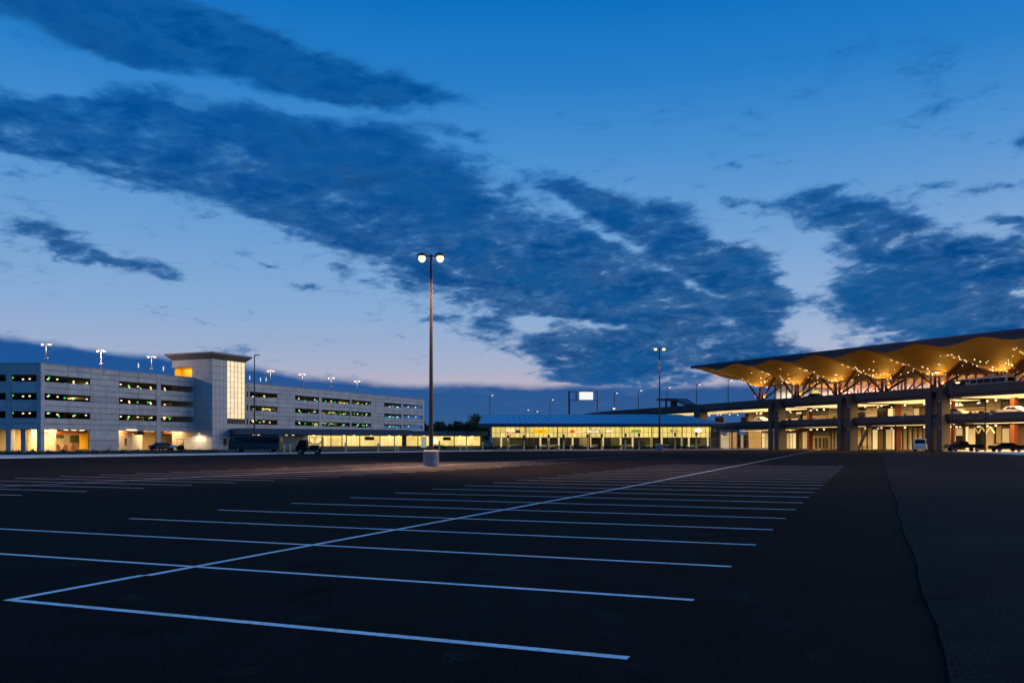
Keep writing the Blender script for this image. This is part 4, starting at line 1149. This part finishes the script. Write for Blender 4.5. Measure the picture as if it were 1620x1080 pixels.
# star lights in the soffit and dotted lines along the crests
r2 = random.Random(77)
STARM = None; count = 0
for s in TREES[:7]:
    for _ in range(40):
        u = s + r2.gauss(0, LS_ * .26); d = 5.5 + r2.gauss(0, 3.2) + abs(u - s) * .5
        if d < 0 or d > 19: continue
        if STARM is None: STARM = MB().tube([(0, 0, -.10), (0, 0, .05)], .115, 8).mesh('downlight', STAR)
        z = soffit_z(u, d)
        sc = r2.choice([.45, .55, .65, .8, 1.05])
        link('downlight', STARM, TERM, Matrix.Translation((u, d, z)) @ Matrix.Diagonal((sc, sc, 1, 1))); count += 1
    for jj in range(4):
        u, d = s + LS_ * (.50 + .004 * jj), 3.0 + 1.5 * jj
        piece('line_lamp', STRIP, TERM, u - .05, u + .05, d, d + .6, soffit_z(u, d + .4) - .11, soffit_z(u, d + .4) + .05)
# glazed hall
HD = 21.0; H0 = TF.a(1226, HD)
n = int((SEND - H0) / 2.35)
for i in range(n + 1):
    s = H0 + 2.35 * i; zt = min(soffit_z(s, HD), soffit_z(s + .2, HD)) + .05
    piece('hall_mullion', RUST if i % 3 == 0 else MULL, TERM, s - .11, s + .11, HD, HD + .35, 11.2, zt)
    if i < n:
        zt2 = min(soffit_z(s, HD), soffit_z(s + 2.35, HD), soffit_z(s + 1.2, HD)) + .0
        for z0, z1 in ((11.25, 13.6), (13.6, max(14.0, zt2))):
            piece('hall_pane', CLEARG, TERM, s + .12, s + 2.23, HD + .12, HD + .15, z0 + .04, z1 - .04)
        piece('hall_transom', MULL, TERM, s + .115, s + 2.235, HD + .05, HD + .25, 13.55, 13.65)
piece('hall_end_wall', mat('end_glass_wall', (.35, .42, .44), .4), TERM, H0 - .3, H0 - .05, HD, 44, 11.2, 19.0)
piece('hall_back_wall', HALLW, TERM, H0, SEND, 33, 33.4, 11.2, 21)
piece('hall_floor', CONC, TERM, H0 - .3, SEND, 24.05, 44, 10.9, 11.2)
for i in range(9):
    s = H0 + 6 + i * 10.5
    if s < SEND - 3: light('hall_light', 'AREA', TERM, (s, 27, 16.0), 4000, (1.0, .72, .56), 7.0, 6.0)
for i in range(7):
    s = H0 + 4 + i * 12
    piece('hall_kiosk', r2.choice([BRN, CREAM2, DP]), TERM, s, s + r2.uniform(2, 5), 28, 30, 11.2, r2.uniform(12.8, 14.2))
o = piece('lime_sign', LIMESIGN, TERM, TF.a(1286, HD - .4), TF.a(1294, HD - .4), HD - .5, HD - .35, 12.9, 15.2)
# ------------------------------------------------------------------ vehicles
def vehicle(name, label, cat, loc, rz, L, W, H, paint, style='car', lights=False, group=None):
    t = thing(name, label, cat, loc, rz, group)
    hw = W / 2
    if style == 'car':
        prof = [(0, .30), (0, .62), (.03, .70), (.24, .74), (.36, .985), (.44, 1.0), (.72, 1.0), (.88, .74), (.985, .70), (1, .60), (1, .30)]
    elif style == 'van':
        prof = [(0, .20), (0, .48), (.03, .54), (.15, .60), (.26, .96), (.31, 1.0), (.97, 1.0), (1, .95), (1, .20)]
    elif style == 'bus':
        prof = [(0, .16), (0, .52), (.02, .80), (.055, .95), (.10, 1.0), (.96, 1.0), (.985, .97), (1, .85), (1, .16)]
    else:
        prof = [(0, .36), (0, .62), (.03, .68), (.24, .70), (.34, .98), (.38, 1.0), (.54, 1.0), (.59, .70), (1, .70), (1, .36)]
    lim = {'car': .74, 'van': .6, 'bus': .85, 'pickup': .71}[style]
    ys = [hw if z <= lim else hw * (1 - .22 * (z - lim) / (1 - lim)) for x, z in prof]
    MB().profile([(x * L - L / 2, z * H) for x, z in prof], ys).build('body', paint, t)
    def yat(z): return hw if z <= lim else hw * (1 - .22 * (z - lim) / (1 - lim))
    wins = {'car': [(.34, .42, .53, .56), (.57, .57, .72, .80)], 'van': [(.24, .30, .38, .38), (.42, .42, .66, .66), (.69, .69, .93, .93)],
            'bus': [(.12 + .145 * i, .12 + .145 * i, .245 + .145 * i, .245 + .145 * i) for i in range(6)], 'pickup': [(.33, .37, .44, .44), (.46, .46, .53, .55)]}[style]
    z0, z1 = {'car': (.77, .95), 'van': (.62, .90), 'bus': (.55, .88), 'pickup': (.74, .95)}[style]
    for a, b, c, d in wins:
        for sy in (-1, 1):
            pts = [(a, z0), (d, z0), (c, z1), (b, z1)]
            q = [(x * L - L / 2, sy * (yat(z) + .012), z * H) for x, z in pts]; q2 = [(x, y - sy * .03, z) for x, y, z in q]
            MB().hexa(q + q2).build('window', DGLASS, t)
    # windscreen and rear window
    fr = {'car': ((.25, .755), (.355, .97)), 'van': ((.155, .62), (.255, .95)), 'bus': ((-.004, .50), (.02, .82)), 'pickup': ((.245, .72), (.335, .97))}[style]
    (xa, za), (xb, zb) = fr
    MB().hexa([(xa * L - L / 2 - .012, -yat(za) * .9, za * H + .012), (xa * L - L / 2 - .012, yat(za) * .9, za * H + .012), (xb * L - L / 2 - .012, yat(zb) * .9, zb * H + .012), (xb * L - L / 2 - .012, -yat(zb) * .9, zb * H + .012),
               (xa * L - L / 2 + .03, -yat(za) * .9, za * H), (xa * L - L / 2 + .03, yat(za) * .9, za * H), (xb * L - L / 2 + .03, yat(zb) * .9, zb * H), (xb * L - L / 2 + .03, -yat(zb) * .9, zb * H)]).build('windscreen', DGLASS, t)
    if style in ('van', 'bus'):
        MB().box(L / 2 - .02, L / 2 + .012, -hw * .72, hw * .72, H * .62, H * .86).build('rear_window', DGLASS, t)
    r = min(.36, H * .2)
    for x in (-L * .32, L * .32):
        for sy in (-1, 1):
            w = MB().tube([(x, sy * (hw - .22), r), (x, sy * (hw + .01), r)], r, 14).build('wheel', TYRE, t, smooth=True)
            MB().tube([(x, sy * (hw + .011), r), (x, sy * (hw + .025), r)], r * .58, 10).build('rim', GALV, w)
    for sy in (-1, 1):
        MB().box(-L / 2 - .015, -L / 2 + .05, sy * hw * .72 - .17, sy * hw * .72 + .17, H * .48, H * .48 + .14).build('headlight', HEADL if lights else WHITEP, t)
        MB().box(L / 2 - .05, L / 2 + .015, sy * hw * .85 - .10, sy * hw * .85 + .10, H * .45, H * .45 + .22).build('tail_light', REARL, t)
    return t
def gz(px, Z): p = at(px, 700, Z); return (p.x, p.y, 0)

# shuttle bus and plant by the kerb on the left
p = gz(405, 140); vehicle('shuttle_bus', 'dark shuttle bus standing side on behind the kerb at the foot of the stair tower', 'bus', (p[0], p[1], .135), 0, 8.0, 2.3, 2.6, CARBRN, 'bus')
p = gz(254.5, 150); vehicle('parked_car', 'small black car by the kerb left of the tractor', 'car', (p[0], p[1], .12), R(78), 4.2, 1.75, 1.5, CARBLK, 'car')
# tractor
p = gz(281, 146)
t = thing('tractor', 'small white-bonneted tractor with roll bar parked by the kerb below the stair tower', 'tractor', (p[0], p[1], .12), R(20))
MB().box(-.2, .9, -.45, .45, .45, .85).build('chassis', CARBLK, t)
MB().profile([(-1.25, .55), (-1.25, .95), (-1.0, 1.08), (-.2, 1.12), (-.2, .55)], [.34] * 5).build('bonnet', CARWHT, t)
MB().profile([(.25, .85), (.25, 1.05), (.65, 1.08), (.72, 1.45), (.82, 1.45), (.82, .85)], [.28] * 6).build('seat', CARBLK, t)
rb = MB()
for sy in (-1, 1): rb.tube([(.9, sy * .5, .8), (.9, sy * .5, 2.0)], .05, 6); rb.tube([(-.1, sy * .5, .8), (-.1, sy * .5, 2.0)], .04, 6)
rb.build('roll_bar', DMETAL, t)
MB().box(-.3, 1.15, -.62, .62, 2.0, 2.09).build('canopy', CARBLK, t)
for x, r_, w in ((.5, .58, .3), (-.95, .36, .2)):
    for sy in (-1, 1): MB().tube([(x, sy * (.5), r_), (x, sy * (.5 + w), r_)], r_, 16).build('wheel', TYRE, t, smooth=True)
MB().tube([(-.9, .1, 1.1), (-.9, .1, 1.65)], .04, 6).build('exhaust', DMETAL, t)
# utility cart
p = gz(490, 126)
t = thing('utility_cart', 'dark utility truck with open rack frame at the kerb before the lit walkway', 'utility truck', (p[0], p[1], 0), R(4))
MB().profile([(-1.85, .45), (-1.85, 1.0), (-1.7, 1.15), (-1.35, 1.9), (-1.25, 2.0), (-.35, 2.0), (-.3, 1.2), (-.3, .45)], [.85] * 8).build('cab', CARBLK, t)
MB().box(-.3, 1.85, -.85, .85, .55, .75).build('bed', CARBLK, t)
for sy in (-1, 1):
    q = [(-1.28, sy * .862, 1.25), (-.45, sy * .862, 1.25), (-.45, sy * .862, 1.85), (-1.18, sy * .862, 1.85)]
    MB().hexa(q + [(x, y - sy * .03, z) for x, y, z in q]).build('window', DGLASS, t)
rk = MB()
for x in (-.2, .75, 1.8):
    for sy in (-1, 1): rk.tube([(x, sy * .8, .7), (x, sy * .8, 2.35)], .055, 6)
for sy in (-1, 1):
    rk.tube([(-.2, sy * .8, 2.35), (1.8, sy * .8, 2.35)], .06, 6); rk.tube([(-.2, sy * .8, 1.5), (1.8, sy * .8, 1.45)], .045, 6); rk.tube([(-.2, sy * .8, 1.9), (.75, sy * .8, 1.0), (1.8, sy * .8, 1.9)], .05, 6)
for x in (-.2, .75, 1.8): rk.tube([(x, -.8, 2.35), (x, .8, 2.35)], .05, 6)
rk.build('rack_frame', DMETAL, t)
MB().box(.1, 1.3, -.6, .6, .755, 1.25).build('toolbox', CARBLK, t)
for x in (-1.2, 1.15):
    for sy in (-1, 1):
        w = MB().tube([(x, sy * .6, .38), (x, sy * .87, .38)], .38, 16).build('wheel', TYRE, t, smooth=True)
        MB().tube([(x, sy * .871, .38), (x, sy * .885, .38)], .2, 10).build('rim', GALV, w)
# vehicles at the terminal
p = gz(1456.5, 158); vehicle('parked_van', 'white van parked under the terminal roadway left of the paired piers', 'van', (p[0], p[1], 0), R(62), 5.0, 2.0, 2.3, CARWHT, 'van')
p = gz(1524, 152); vehicle('pickup_truck', 'black pickup truck on the concrete apron just right of the paired piers', 'pickup truck', (p[0], p[1], .11), R(3), 6.0, 1.95, 1.75, CARBLK, 'pickup')
p = gz(1592, 149); vehicle('parked_car', 'long black car on the concrete apron at the right edge of the photo', 'car', (p[0], p[1], .11), R(182), 5.2, 1.9, 1.5, CARBLK, 'car')
def onroad(px, d, z): s = TF.a(px, d); w = TF.world(s, d); return (w.x, w.y, z)
lz = 6.28
for px, lab in ((1202, 'pale car on the lower roadway left of the first pair of piers'), (1511, 'pale car on the lower roadway right of the nearest paired piers'), (1602, 'white car on the lower roadway at the right edge of the photo')):
    vehicle('road_car', lab, 'car', onroad(px, 4.5, lz), TF.rz, 4.7, 1.85, 1.75, CARWHT, 'car', group='cars on the lower terminal roadway')
uz = 11.17
vehicle('road_van', 'dark van with lit headlamps on the upper roadway under the wooden soffit', 'van', onroad(1513, 5.0, uz), TF.rz, 5.2, 2.0, 2.2, CARBLK, 'van', lights=True)
vehicle('road_bus', 'white-sided bus with dark roof on the upper roadway near the right edge of the photo', 'bus', onroad(1560, 5.5, uz), TF.rz, 10.5, 2.4, 2.5, CARWHT, 'bus')
vehicle('road_car', 'black car on the upper roadway below the yellow-green sign', 'car', onroad(1288, 5.0, uz), TF.rz, 4.6, 1.85, 1.9, CARBLK, 'car')
p = gz(1371, 196)
for i, px in enumerate((1362, 1368, 1374)):
    p = gz(px, 196)
    t = thing('bicycle', '%s from the left of the dark bicycles beside the second pair of piers' % ORD[i], 'bicycle', (p[0], p[1], 0), R(20), 'bicycles under the roadway')
    for x in (-.52, .52):
        w = MB(); w.tube([(x + .34 * math.cos(2 * math.pi * j / 14), 0, .34 + .34 * math.sin(2 * math.pi * j / 14)) for j in range(15)], .03, 5, False); w.build('wheel', TYRE, t)
    MB().tube([(-.52, 0, .34), (-.15, 0, .85), (.38, 0, .85), (.52, 0, .34)], .03, 5).tube([(-.15, 0, .85), (.0, 0, .34), (.38, 0, .85)], .03, 5).build('frame', DMETAL, t)
    MB().tube([(.38, 0, .85), (.36, 0, 1.05), (.36, .25, 1.08)], .025, 5).build('handlebar', DMETAL, t); MB().box(-.28, -.02, -.07, .07, .93, 1.0).build('saddle', TYRE, t)

# ------------------------------------------------------------------ lamp posts
def lot_lamp(px, pyb, H, Z, label, lit=True, k=1.0, power=0, ped=True):
    x = (px - 810) / FPX * Z
    t = thing('lot_lamp_post', label, 'lamp post', (x, Z, 0), 0)
    b = 1.08 * k
    if ped:
        MB().tube([(0, 0, -.02), (0, 0, b - .05), (0, 0, b)], [.54 * k, .54 * k, .50 * k], 28).build('concrete_pedestal', mat('pedestal_concrete', (0.30, 0.29, 0.28), .85, var=.3, scale=2.2, streak=.3), t, smooth=True)
        MB().box(-.3 * k, .3 * k, -.3 * k, .3 * k, b, b + .05).build('base_plate', POLEM, t)
    MB().tube([(0, 0, b + .05 if ped else 0), (0, 0, H)], [.155 * k, .085 * k], 14).build('pole', POLEM, t, smooth=True)
    if not lit:
        MB().tube([(0, 0, H - .1), (.5, 0, H + .05)], .06, 6).build('arm', POLEM, t)
        MB().box(.1, 1.1, -.25, .25, H, H + .16).build('lamp_head', POLEM, t)
        return t
    MB().tube([(-.55 * k, 0, H - .12), (.55 * k, 0, H - .12)], .05 * k, 8).build('arm', POLEM, t, smooth=True)
    for sx in (-1, 1):
        cx = sx * .62 * k
        hd = MB().tube([(cx, 0, H - .12), (cx, 0, H + .02), (cx, 0, H + .10)], [.36 * k, .33 * k, .16 * k], 16).build('lamp_head', POLEM, t, smooth=True)
        MB().tube([(cx, 0, H - .125), (cx, 0, H - .27), (cx, 0, H - .42), (cx, 0, H - .52)], [.22 * k, .25 * k, .21 * k, .08 * k], 16).build('lamp_lens', LED, hd, smooth=True)
    if power:
      for sx in (-1, 1): light('lot_lamp_light', 'SPOT', t, (sx * .8 * k, -.1, H - .7), power / 2, (1.0, .54, .31), .3, spot=R(140), rot=(0, -sx * R(40), 0))
    return t
lot_lamp(682, 737, 14.45, 60.5, 'tall lit twin-headed lamp post on a round concrete pedestal in the car park', True, 1.0, 40000)
lot_lamp(1043.5, 713, 19.3, 165, 'smaller lit twin-headed lamp post standing before the right part of the pavilion', True, 1.25, 22000)
lot_lamp(402.5, 700, 20.3, 190, 'tall dark unlit lamp post rising behind the shuttle bus', False, 1.2, 0, False)
def street_lamp(px, pytop, loc, zb, label, lens=WHITELED, side=1, r=.14, group='street lamps on the elevated road'):
    Z = loc[1]; zt = CAM_H + (700 - pytop) / FPX * Z
    t = thing('street_lamp', label, 'street lamp', (loc[0], loc[1], zb), 0, group)
    h = zt - zb
    MB().tube([(0, 0, 0), (0, 0, h)], [r, r * .6], 8).build('pole', DMETAL, t, smooth=True)
    MB().tube([(0, 0, h), (side * .9, 0, h + .1)], r * .5, 6).build('arm', DMETAL, t)
    hd = MB().box(side * .9 - .45, side * .9 + .45, -.2, .2, h + .03, h + .18).build('lamp_head', DMETAL, t)
    MB().tube([(side * .95, 0, h + .03), (side * .95, 0, h - .10), (side * .95, 0, h - .22)], [.38, .32, .12], 10).build('lamp_lens', lens, hd, smooth=True)
    return t
for i, (px, py) in enumerate(((972, 621.5), (1010, 617.5), (1055, 612.5), (1102, 608), (1152, 601))):
    l = onroad(px, 14.0, 0); street_lamp(px, py, l, (top(TF.a(px, 14.0)) - .95), 'slim street lamp on the elevated road left of the terminal roof, %s from the left' % ORD[i])
for px, py, Z, lab in ((775, 625, 330, 'slim lit street lamp far behind the left end of the pavilion roof'), (870.5, 632, 340, 'slim street lamp behind the pavilion roof, left of the sign gantry'), (832, 648, 360, 'first small distant lamp from the left over the pavilion roof'), (846.5, 650.5, 360, 'second small distant lamp from the left over the pavilion roof')):
    street_lamp(px, py, (at(px, 700, Z).x, Z, 0), 0, lab, group='distant lamps beyond the pavilion')
l = onroad(967, 3.0, 0); t = street_lamp(966, 646, l, 10.6, 'low glowing orange lamp on the elevated road behind the pavilion roof', SODIUM)
for px, py, pyb, lab in ((1473, 588.5, 716, 'tall lit lamp post standing in front of the nearest paired piers'), (1506, 604.5, 706, 'lit lamp post on the apron right of the nearest paired piers'), (1417, 660, 706, 'short slim lamp post before the middle of the terminal roadway'), (1558.5, 653.5, 707, 'short slim lamp post on the apron before the lower roadway')):
    Z = 138.0 if px == 1473 else 148.0
    t = street_lamp(px, py, (at(px, 700, Z).x, Z, 0), 0, lab, LED if 1450 < px < 1510 else mat('unlit_lens', (.6, .6, .6), .3), group='lamp posts before the terminal')
# ------------------------------------------------------------------ gantry sign, shelter
Z = 300.0
xl, xr = at(900.5, 0, Z).x, at(945.5, 0, Z).x; zt = CAM_H + (700 - 618.5) / FPX * Z
t = thing('sign_gantry', 'overhead sign gantry with one bright white panel behind the pavilion roof', 'sign gantry', (xl, Z, 0), 0)
for x in (0, xr - xl): MB().tube([(x, 0, 0), (x, 0, zt)], .32, 8).build('post', GALV if x else DMETAL, t, smooth=True)
tr = MB()
z1, z0 = zt - .2, CAM_H + (700 - 633) / FPX * Z
for z in (z0, z1): tr.tube([(0, 0, z), (xr - xl, 0, z)], .13, 6)
for i in range(7):
    x = (xr - xl) * i / 6; tr.tube([(x, 0, z0), (x, 0, z1)], .09, 6)
tr.build('truss', GALV, t)
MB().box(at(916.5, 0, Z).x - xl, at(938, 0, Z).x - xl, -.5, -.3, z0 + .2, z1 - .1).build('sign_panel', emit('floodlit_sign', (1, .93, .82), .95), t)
MB().box(at(910, 0, Z).x - xl, at(913, 0, Z).x - xl, -.5, -.3, z0 + .1, z1).build('sign_panel', mat('sign_back', (.4, .42, .42), .6), t)
for x in (919, 934): MB().box(at(x, 0, Z).x - xl - .5, at(x, 0, Z).x - xl + .5, -1.3, -.9, z1 + .3, z1 + .5).build('flood_lamp', DMETAL, t)
p = onroad(1066, 10, 11.15)
t = thing('road_shelter', 'dark flat-roofed shelter with a sloping end on the elevated road', 'shelter', p, TF.rz)
sx = lambda px: TF.a(px, 10) - TF.a(1066, 10)
def shz(px, py): w = TF.world(TF.a(px, 10), 10); return CAM_H + (700 - py) / FPX * w.y - 11.15
a_, b_, c_ = sx(1047.5), sx(1078), sx(1092)
MB().hexa([(a_, -2, shz(1047, 634)), (b_, -2, shz(1078, 634.5)), (b_, 2, shz(1078, 634.5)), (a_, 2, shz(1047, 634)), (a_, -2, shz(1047, 630.5)), (b_, -2, shz(1078, 630)), (b_, 2, shz(1078, 630)), (a_, 2, shz(1047, 630.5))]).build('roof', DMETAL, t)
MB().hexa([(b_ + .02, -2, shz(1078, 635)), (c_, -2, shz(1092, 641)), (c_, 2, shz(1092, 641)), (b_ + .02, 2, shz(1078, 635)), (b_ + .02, -2, shz(1078, 630.2)), (c_, -2, shz(1092, 639)), (c_, 2, shz(1092, 639)), (b_ + .02, 2, shz(1078, 630.2))]).build('sloping_end', DMETAL, t)
MB().box(sx(1064), sx(1068), -.8, .8, 0, shz(1066, 634)).build('post', DMETAL, t)
MB().box(sx(1053), sx(1053) + .3, -.15, .15, 0, shz(1053, 634)).build('post', DMETAL, t)

# ------------------------------------------------------------------ posts along the kerb
def kerb_post(px, pytop, label, group, sleeve=True, back=1.2):
    Z = kerb_z(px) + back; x = (px - 810) / FPX * Z; zt = CAM_H + (700 - pytop) / FPX * Z - .13
    t = thing('sign_post' if sleeve else 'bollard', label, 'post' if sleeve else 'bollard', (x, Z, .13), 0, group)
    if sleeve:
        MB().tube([(0, 0, 0), (0, 0, zt * .62)], .17, 10).build('yellow_sleeve', YPAINT, t, smooth=True)
        MB().tube([(0, 0, zt * .62), (0, 0, zt)], .07, 8).build('pole', DMETAL, t, smooth=True)
        MB().box(-.24, .24, -.09, -.04, zt * .80, zt).build('sign_plate', DMETAL, t)
    else:
        MB().tube([(0, 0, 0), (0, 0, zt - .06), (0, 0, zt)], [.15, .15, .09], 10).build('shaft', YPAINT, t, smooth=True)
        MB().tube([(0, 0, .0), (0, 0, .06)], .24, 10).build('base_collar', CONC, t)
        MB().tube([(0, 0, zt * .7), (0, 0, zt * .82)], .155, 10).build('reflective_band', WHITEP, t)
    return t
for i, (px, py) in enumerate(((763.5, 689.5), (804, 688), (829, 688), (868, 687.5), (891.5, 687), (930, 686.5), (952, 686), (989.5, 685.5), (1011, 685), (1068, 684.5), (1101.5, 683.5))):
    kerb_post(px, py, '%s from the left of the dark-topped yellow-sleeved sign posts before the pavilion' % ORD[i], 'yellow-sleeved sign posts before the pavilion')
for i, (px, py) in enumerate(((449.5, 702), (459, 701), (547, 700), (598.5, 701), (625, 706), (629.5, 706), (695, 697), (728, 704), (738, 704.5), (848, 704), (902.5, 703), (984, 704))):
    kerb_post(px, py, '%s from the left of the yellow bollards along the kerb' % ORD[i], 'yellow bollards along the kerb', False)
# tall pale fence posts before the terminal, with the mesh rails between them
fp = [(1124, 682), (1140, 680), (1154, 680), (1174, 680), (1205, 679), (1224, 678)]
t = thing('site_fence', 'see-through fence of pale posts and rails along the kerb before the terminal', 'fence', (0, 0, 0), 0)
prev = None
for px, py in fp:
    Z = kerb_z(px) + 1.5; x = (px - 810) / FPX * Z; zt = CAM_H + (700 - py) / FPX * Z
    MB().tube([(x, Z, .1), (x, Z, zt)], .10, 8).build('fence_post', GALV, t, smooth=True)
    if prev:
        for f in (.08, .55, .97):
            MB().tube([(prev[0], prev[1], .1 + (prev[2] - .1) * f), (x, Z, .1 + (zt - .1) * f)], .035, 5).build('fence_rail', GALV, t)
        m = MB(); q0, q1 = Vector((prev[0], prev[1], 0)), Vector((x, Z, 0)); n = int((q1 - q0).length / .55)
        for j in range(1, n):
            c = q0.lerp(q1, j / n); zz = prev[2] + (zt - prev[2]) * j / n
            m.tube([(c.x, c.y, .2), (c.x, c.y, zz - .1)], .012, 4, False)
        tag(m.build('fence_wire', GALV, t), kind='stuff')
    prev = (x, Z, zt)

# ------------------------------------------------------------------ planting and far trees
def tufts(r):
    px = r.uniform(-60, 345); Z = kerb_z(px) + max(2.2, min(22, 22 * (560 - px) / 560)) + r.uniform(.5, 7)
    k = (px - 810) / FPX
    c = (math.floor(px / 6.0) * 12.9898) % 1.0
    return (k * Z, Z, r.random() * (.10 + .35 * abs(math.sin(c * 77)) ** 2))
tag(leaf_mass('ornamental_grass', tufts, 4200, .26, LEAF, seed=9, upright=True), 'low dark ornamental grass along the foot of the parking garage', 'grass', kind='stuff')
def tree(px, pyt, pyb, Z, rad, label, seed, n=1400):
    x = (px - 810) / FPX * Z; zt = CAM_H + (700 - pyt) / FPX * Z; zb = 0.0
    t = thing('tree', label, 'tree', (x, Z, 0), 0)
    h = zt; r0 = random.Random(seed)
    tr = MB(); tr.tube([(0, 0, -.05), (.1, 0, h * .35), (0, .1, h * .7)], [.24, .17, .06], 8)
    cl = []
    for i in range(9):
        an = i * 2.4; hh = h * r0.uniform(.45, .9); rr = rad * r0.uniform(.35, .9) * (1.15 - hh / h)
        e = (rr * math.cos(an), rr * math.sin(an), hh); tr.tube([(0, 0, h * r0.uniform(.28, .5)), e], [.09, .03], 5); cl.append(e)
    cl.append((0, 0, h * .86))
    tr.build('trunk', BARK, t)
    def pf(r):
        c = r.choice(cl); return (c[0] + r.gauss(0, rad * .26), c[1] + r.gauss(0, rad * .26), min(h, c[2] + r.gauss(0, h * .07)))
    leaf_mass('crown', pf, n, .22, LEAF, t, seed)
    return t
tree(752, 655, 690, 262, 3.4, 'small bushy tree at the left end of the blue pavilion roof', 4)
tree(741, 664, 690, 262, 2.4, 'lower dark tree just left of the bushy tree beside the pavilion', 6, 1000)
p = WF.world(WF.a(694, -2.5), -2.5)
def bush(r): return (p.x + r.gauss(0, 1.3), p.y + r.gauss(0, .4), .13 + abs(r.gauss(0, .38)))
tag(leaf_mass('shrub', bush, 900, .16, LEAF, seed=8), 'low dark shrub before the walkway right of the tall lamp post', 'shrub')
def far(r):
    px = r.uniform(668, 775); Z = r.uniform(520, 560); hh = (9.0 + .7 * math.sin(px * .21) + .5 * math.sin(px * .63) + .5 * math.sin(px * 2.1)) * 1.4
    return ((px - 810) / FPX * Z, Z, hh * r.random() ** .5)
tag(leaf_mass('treeline', far, 7000, 1.0, LEAF, seed=12), 'dark line of far trees beyond the end of the garage', 'trees', kind='stuff')
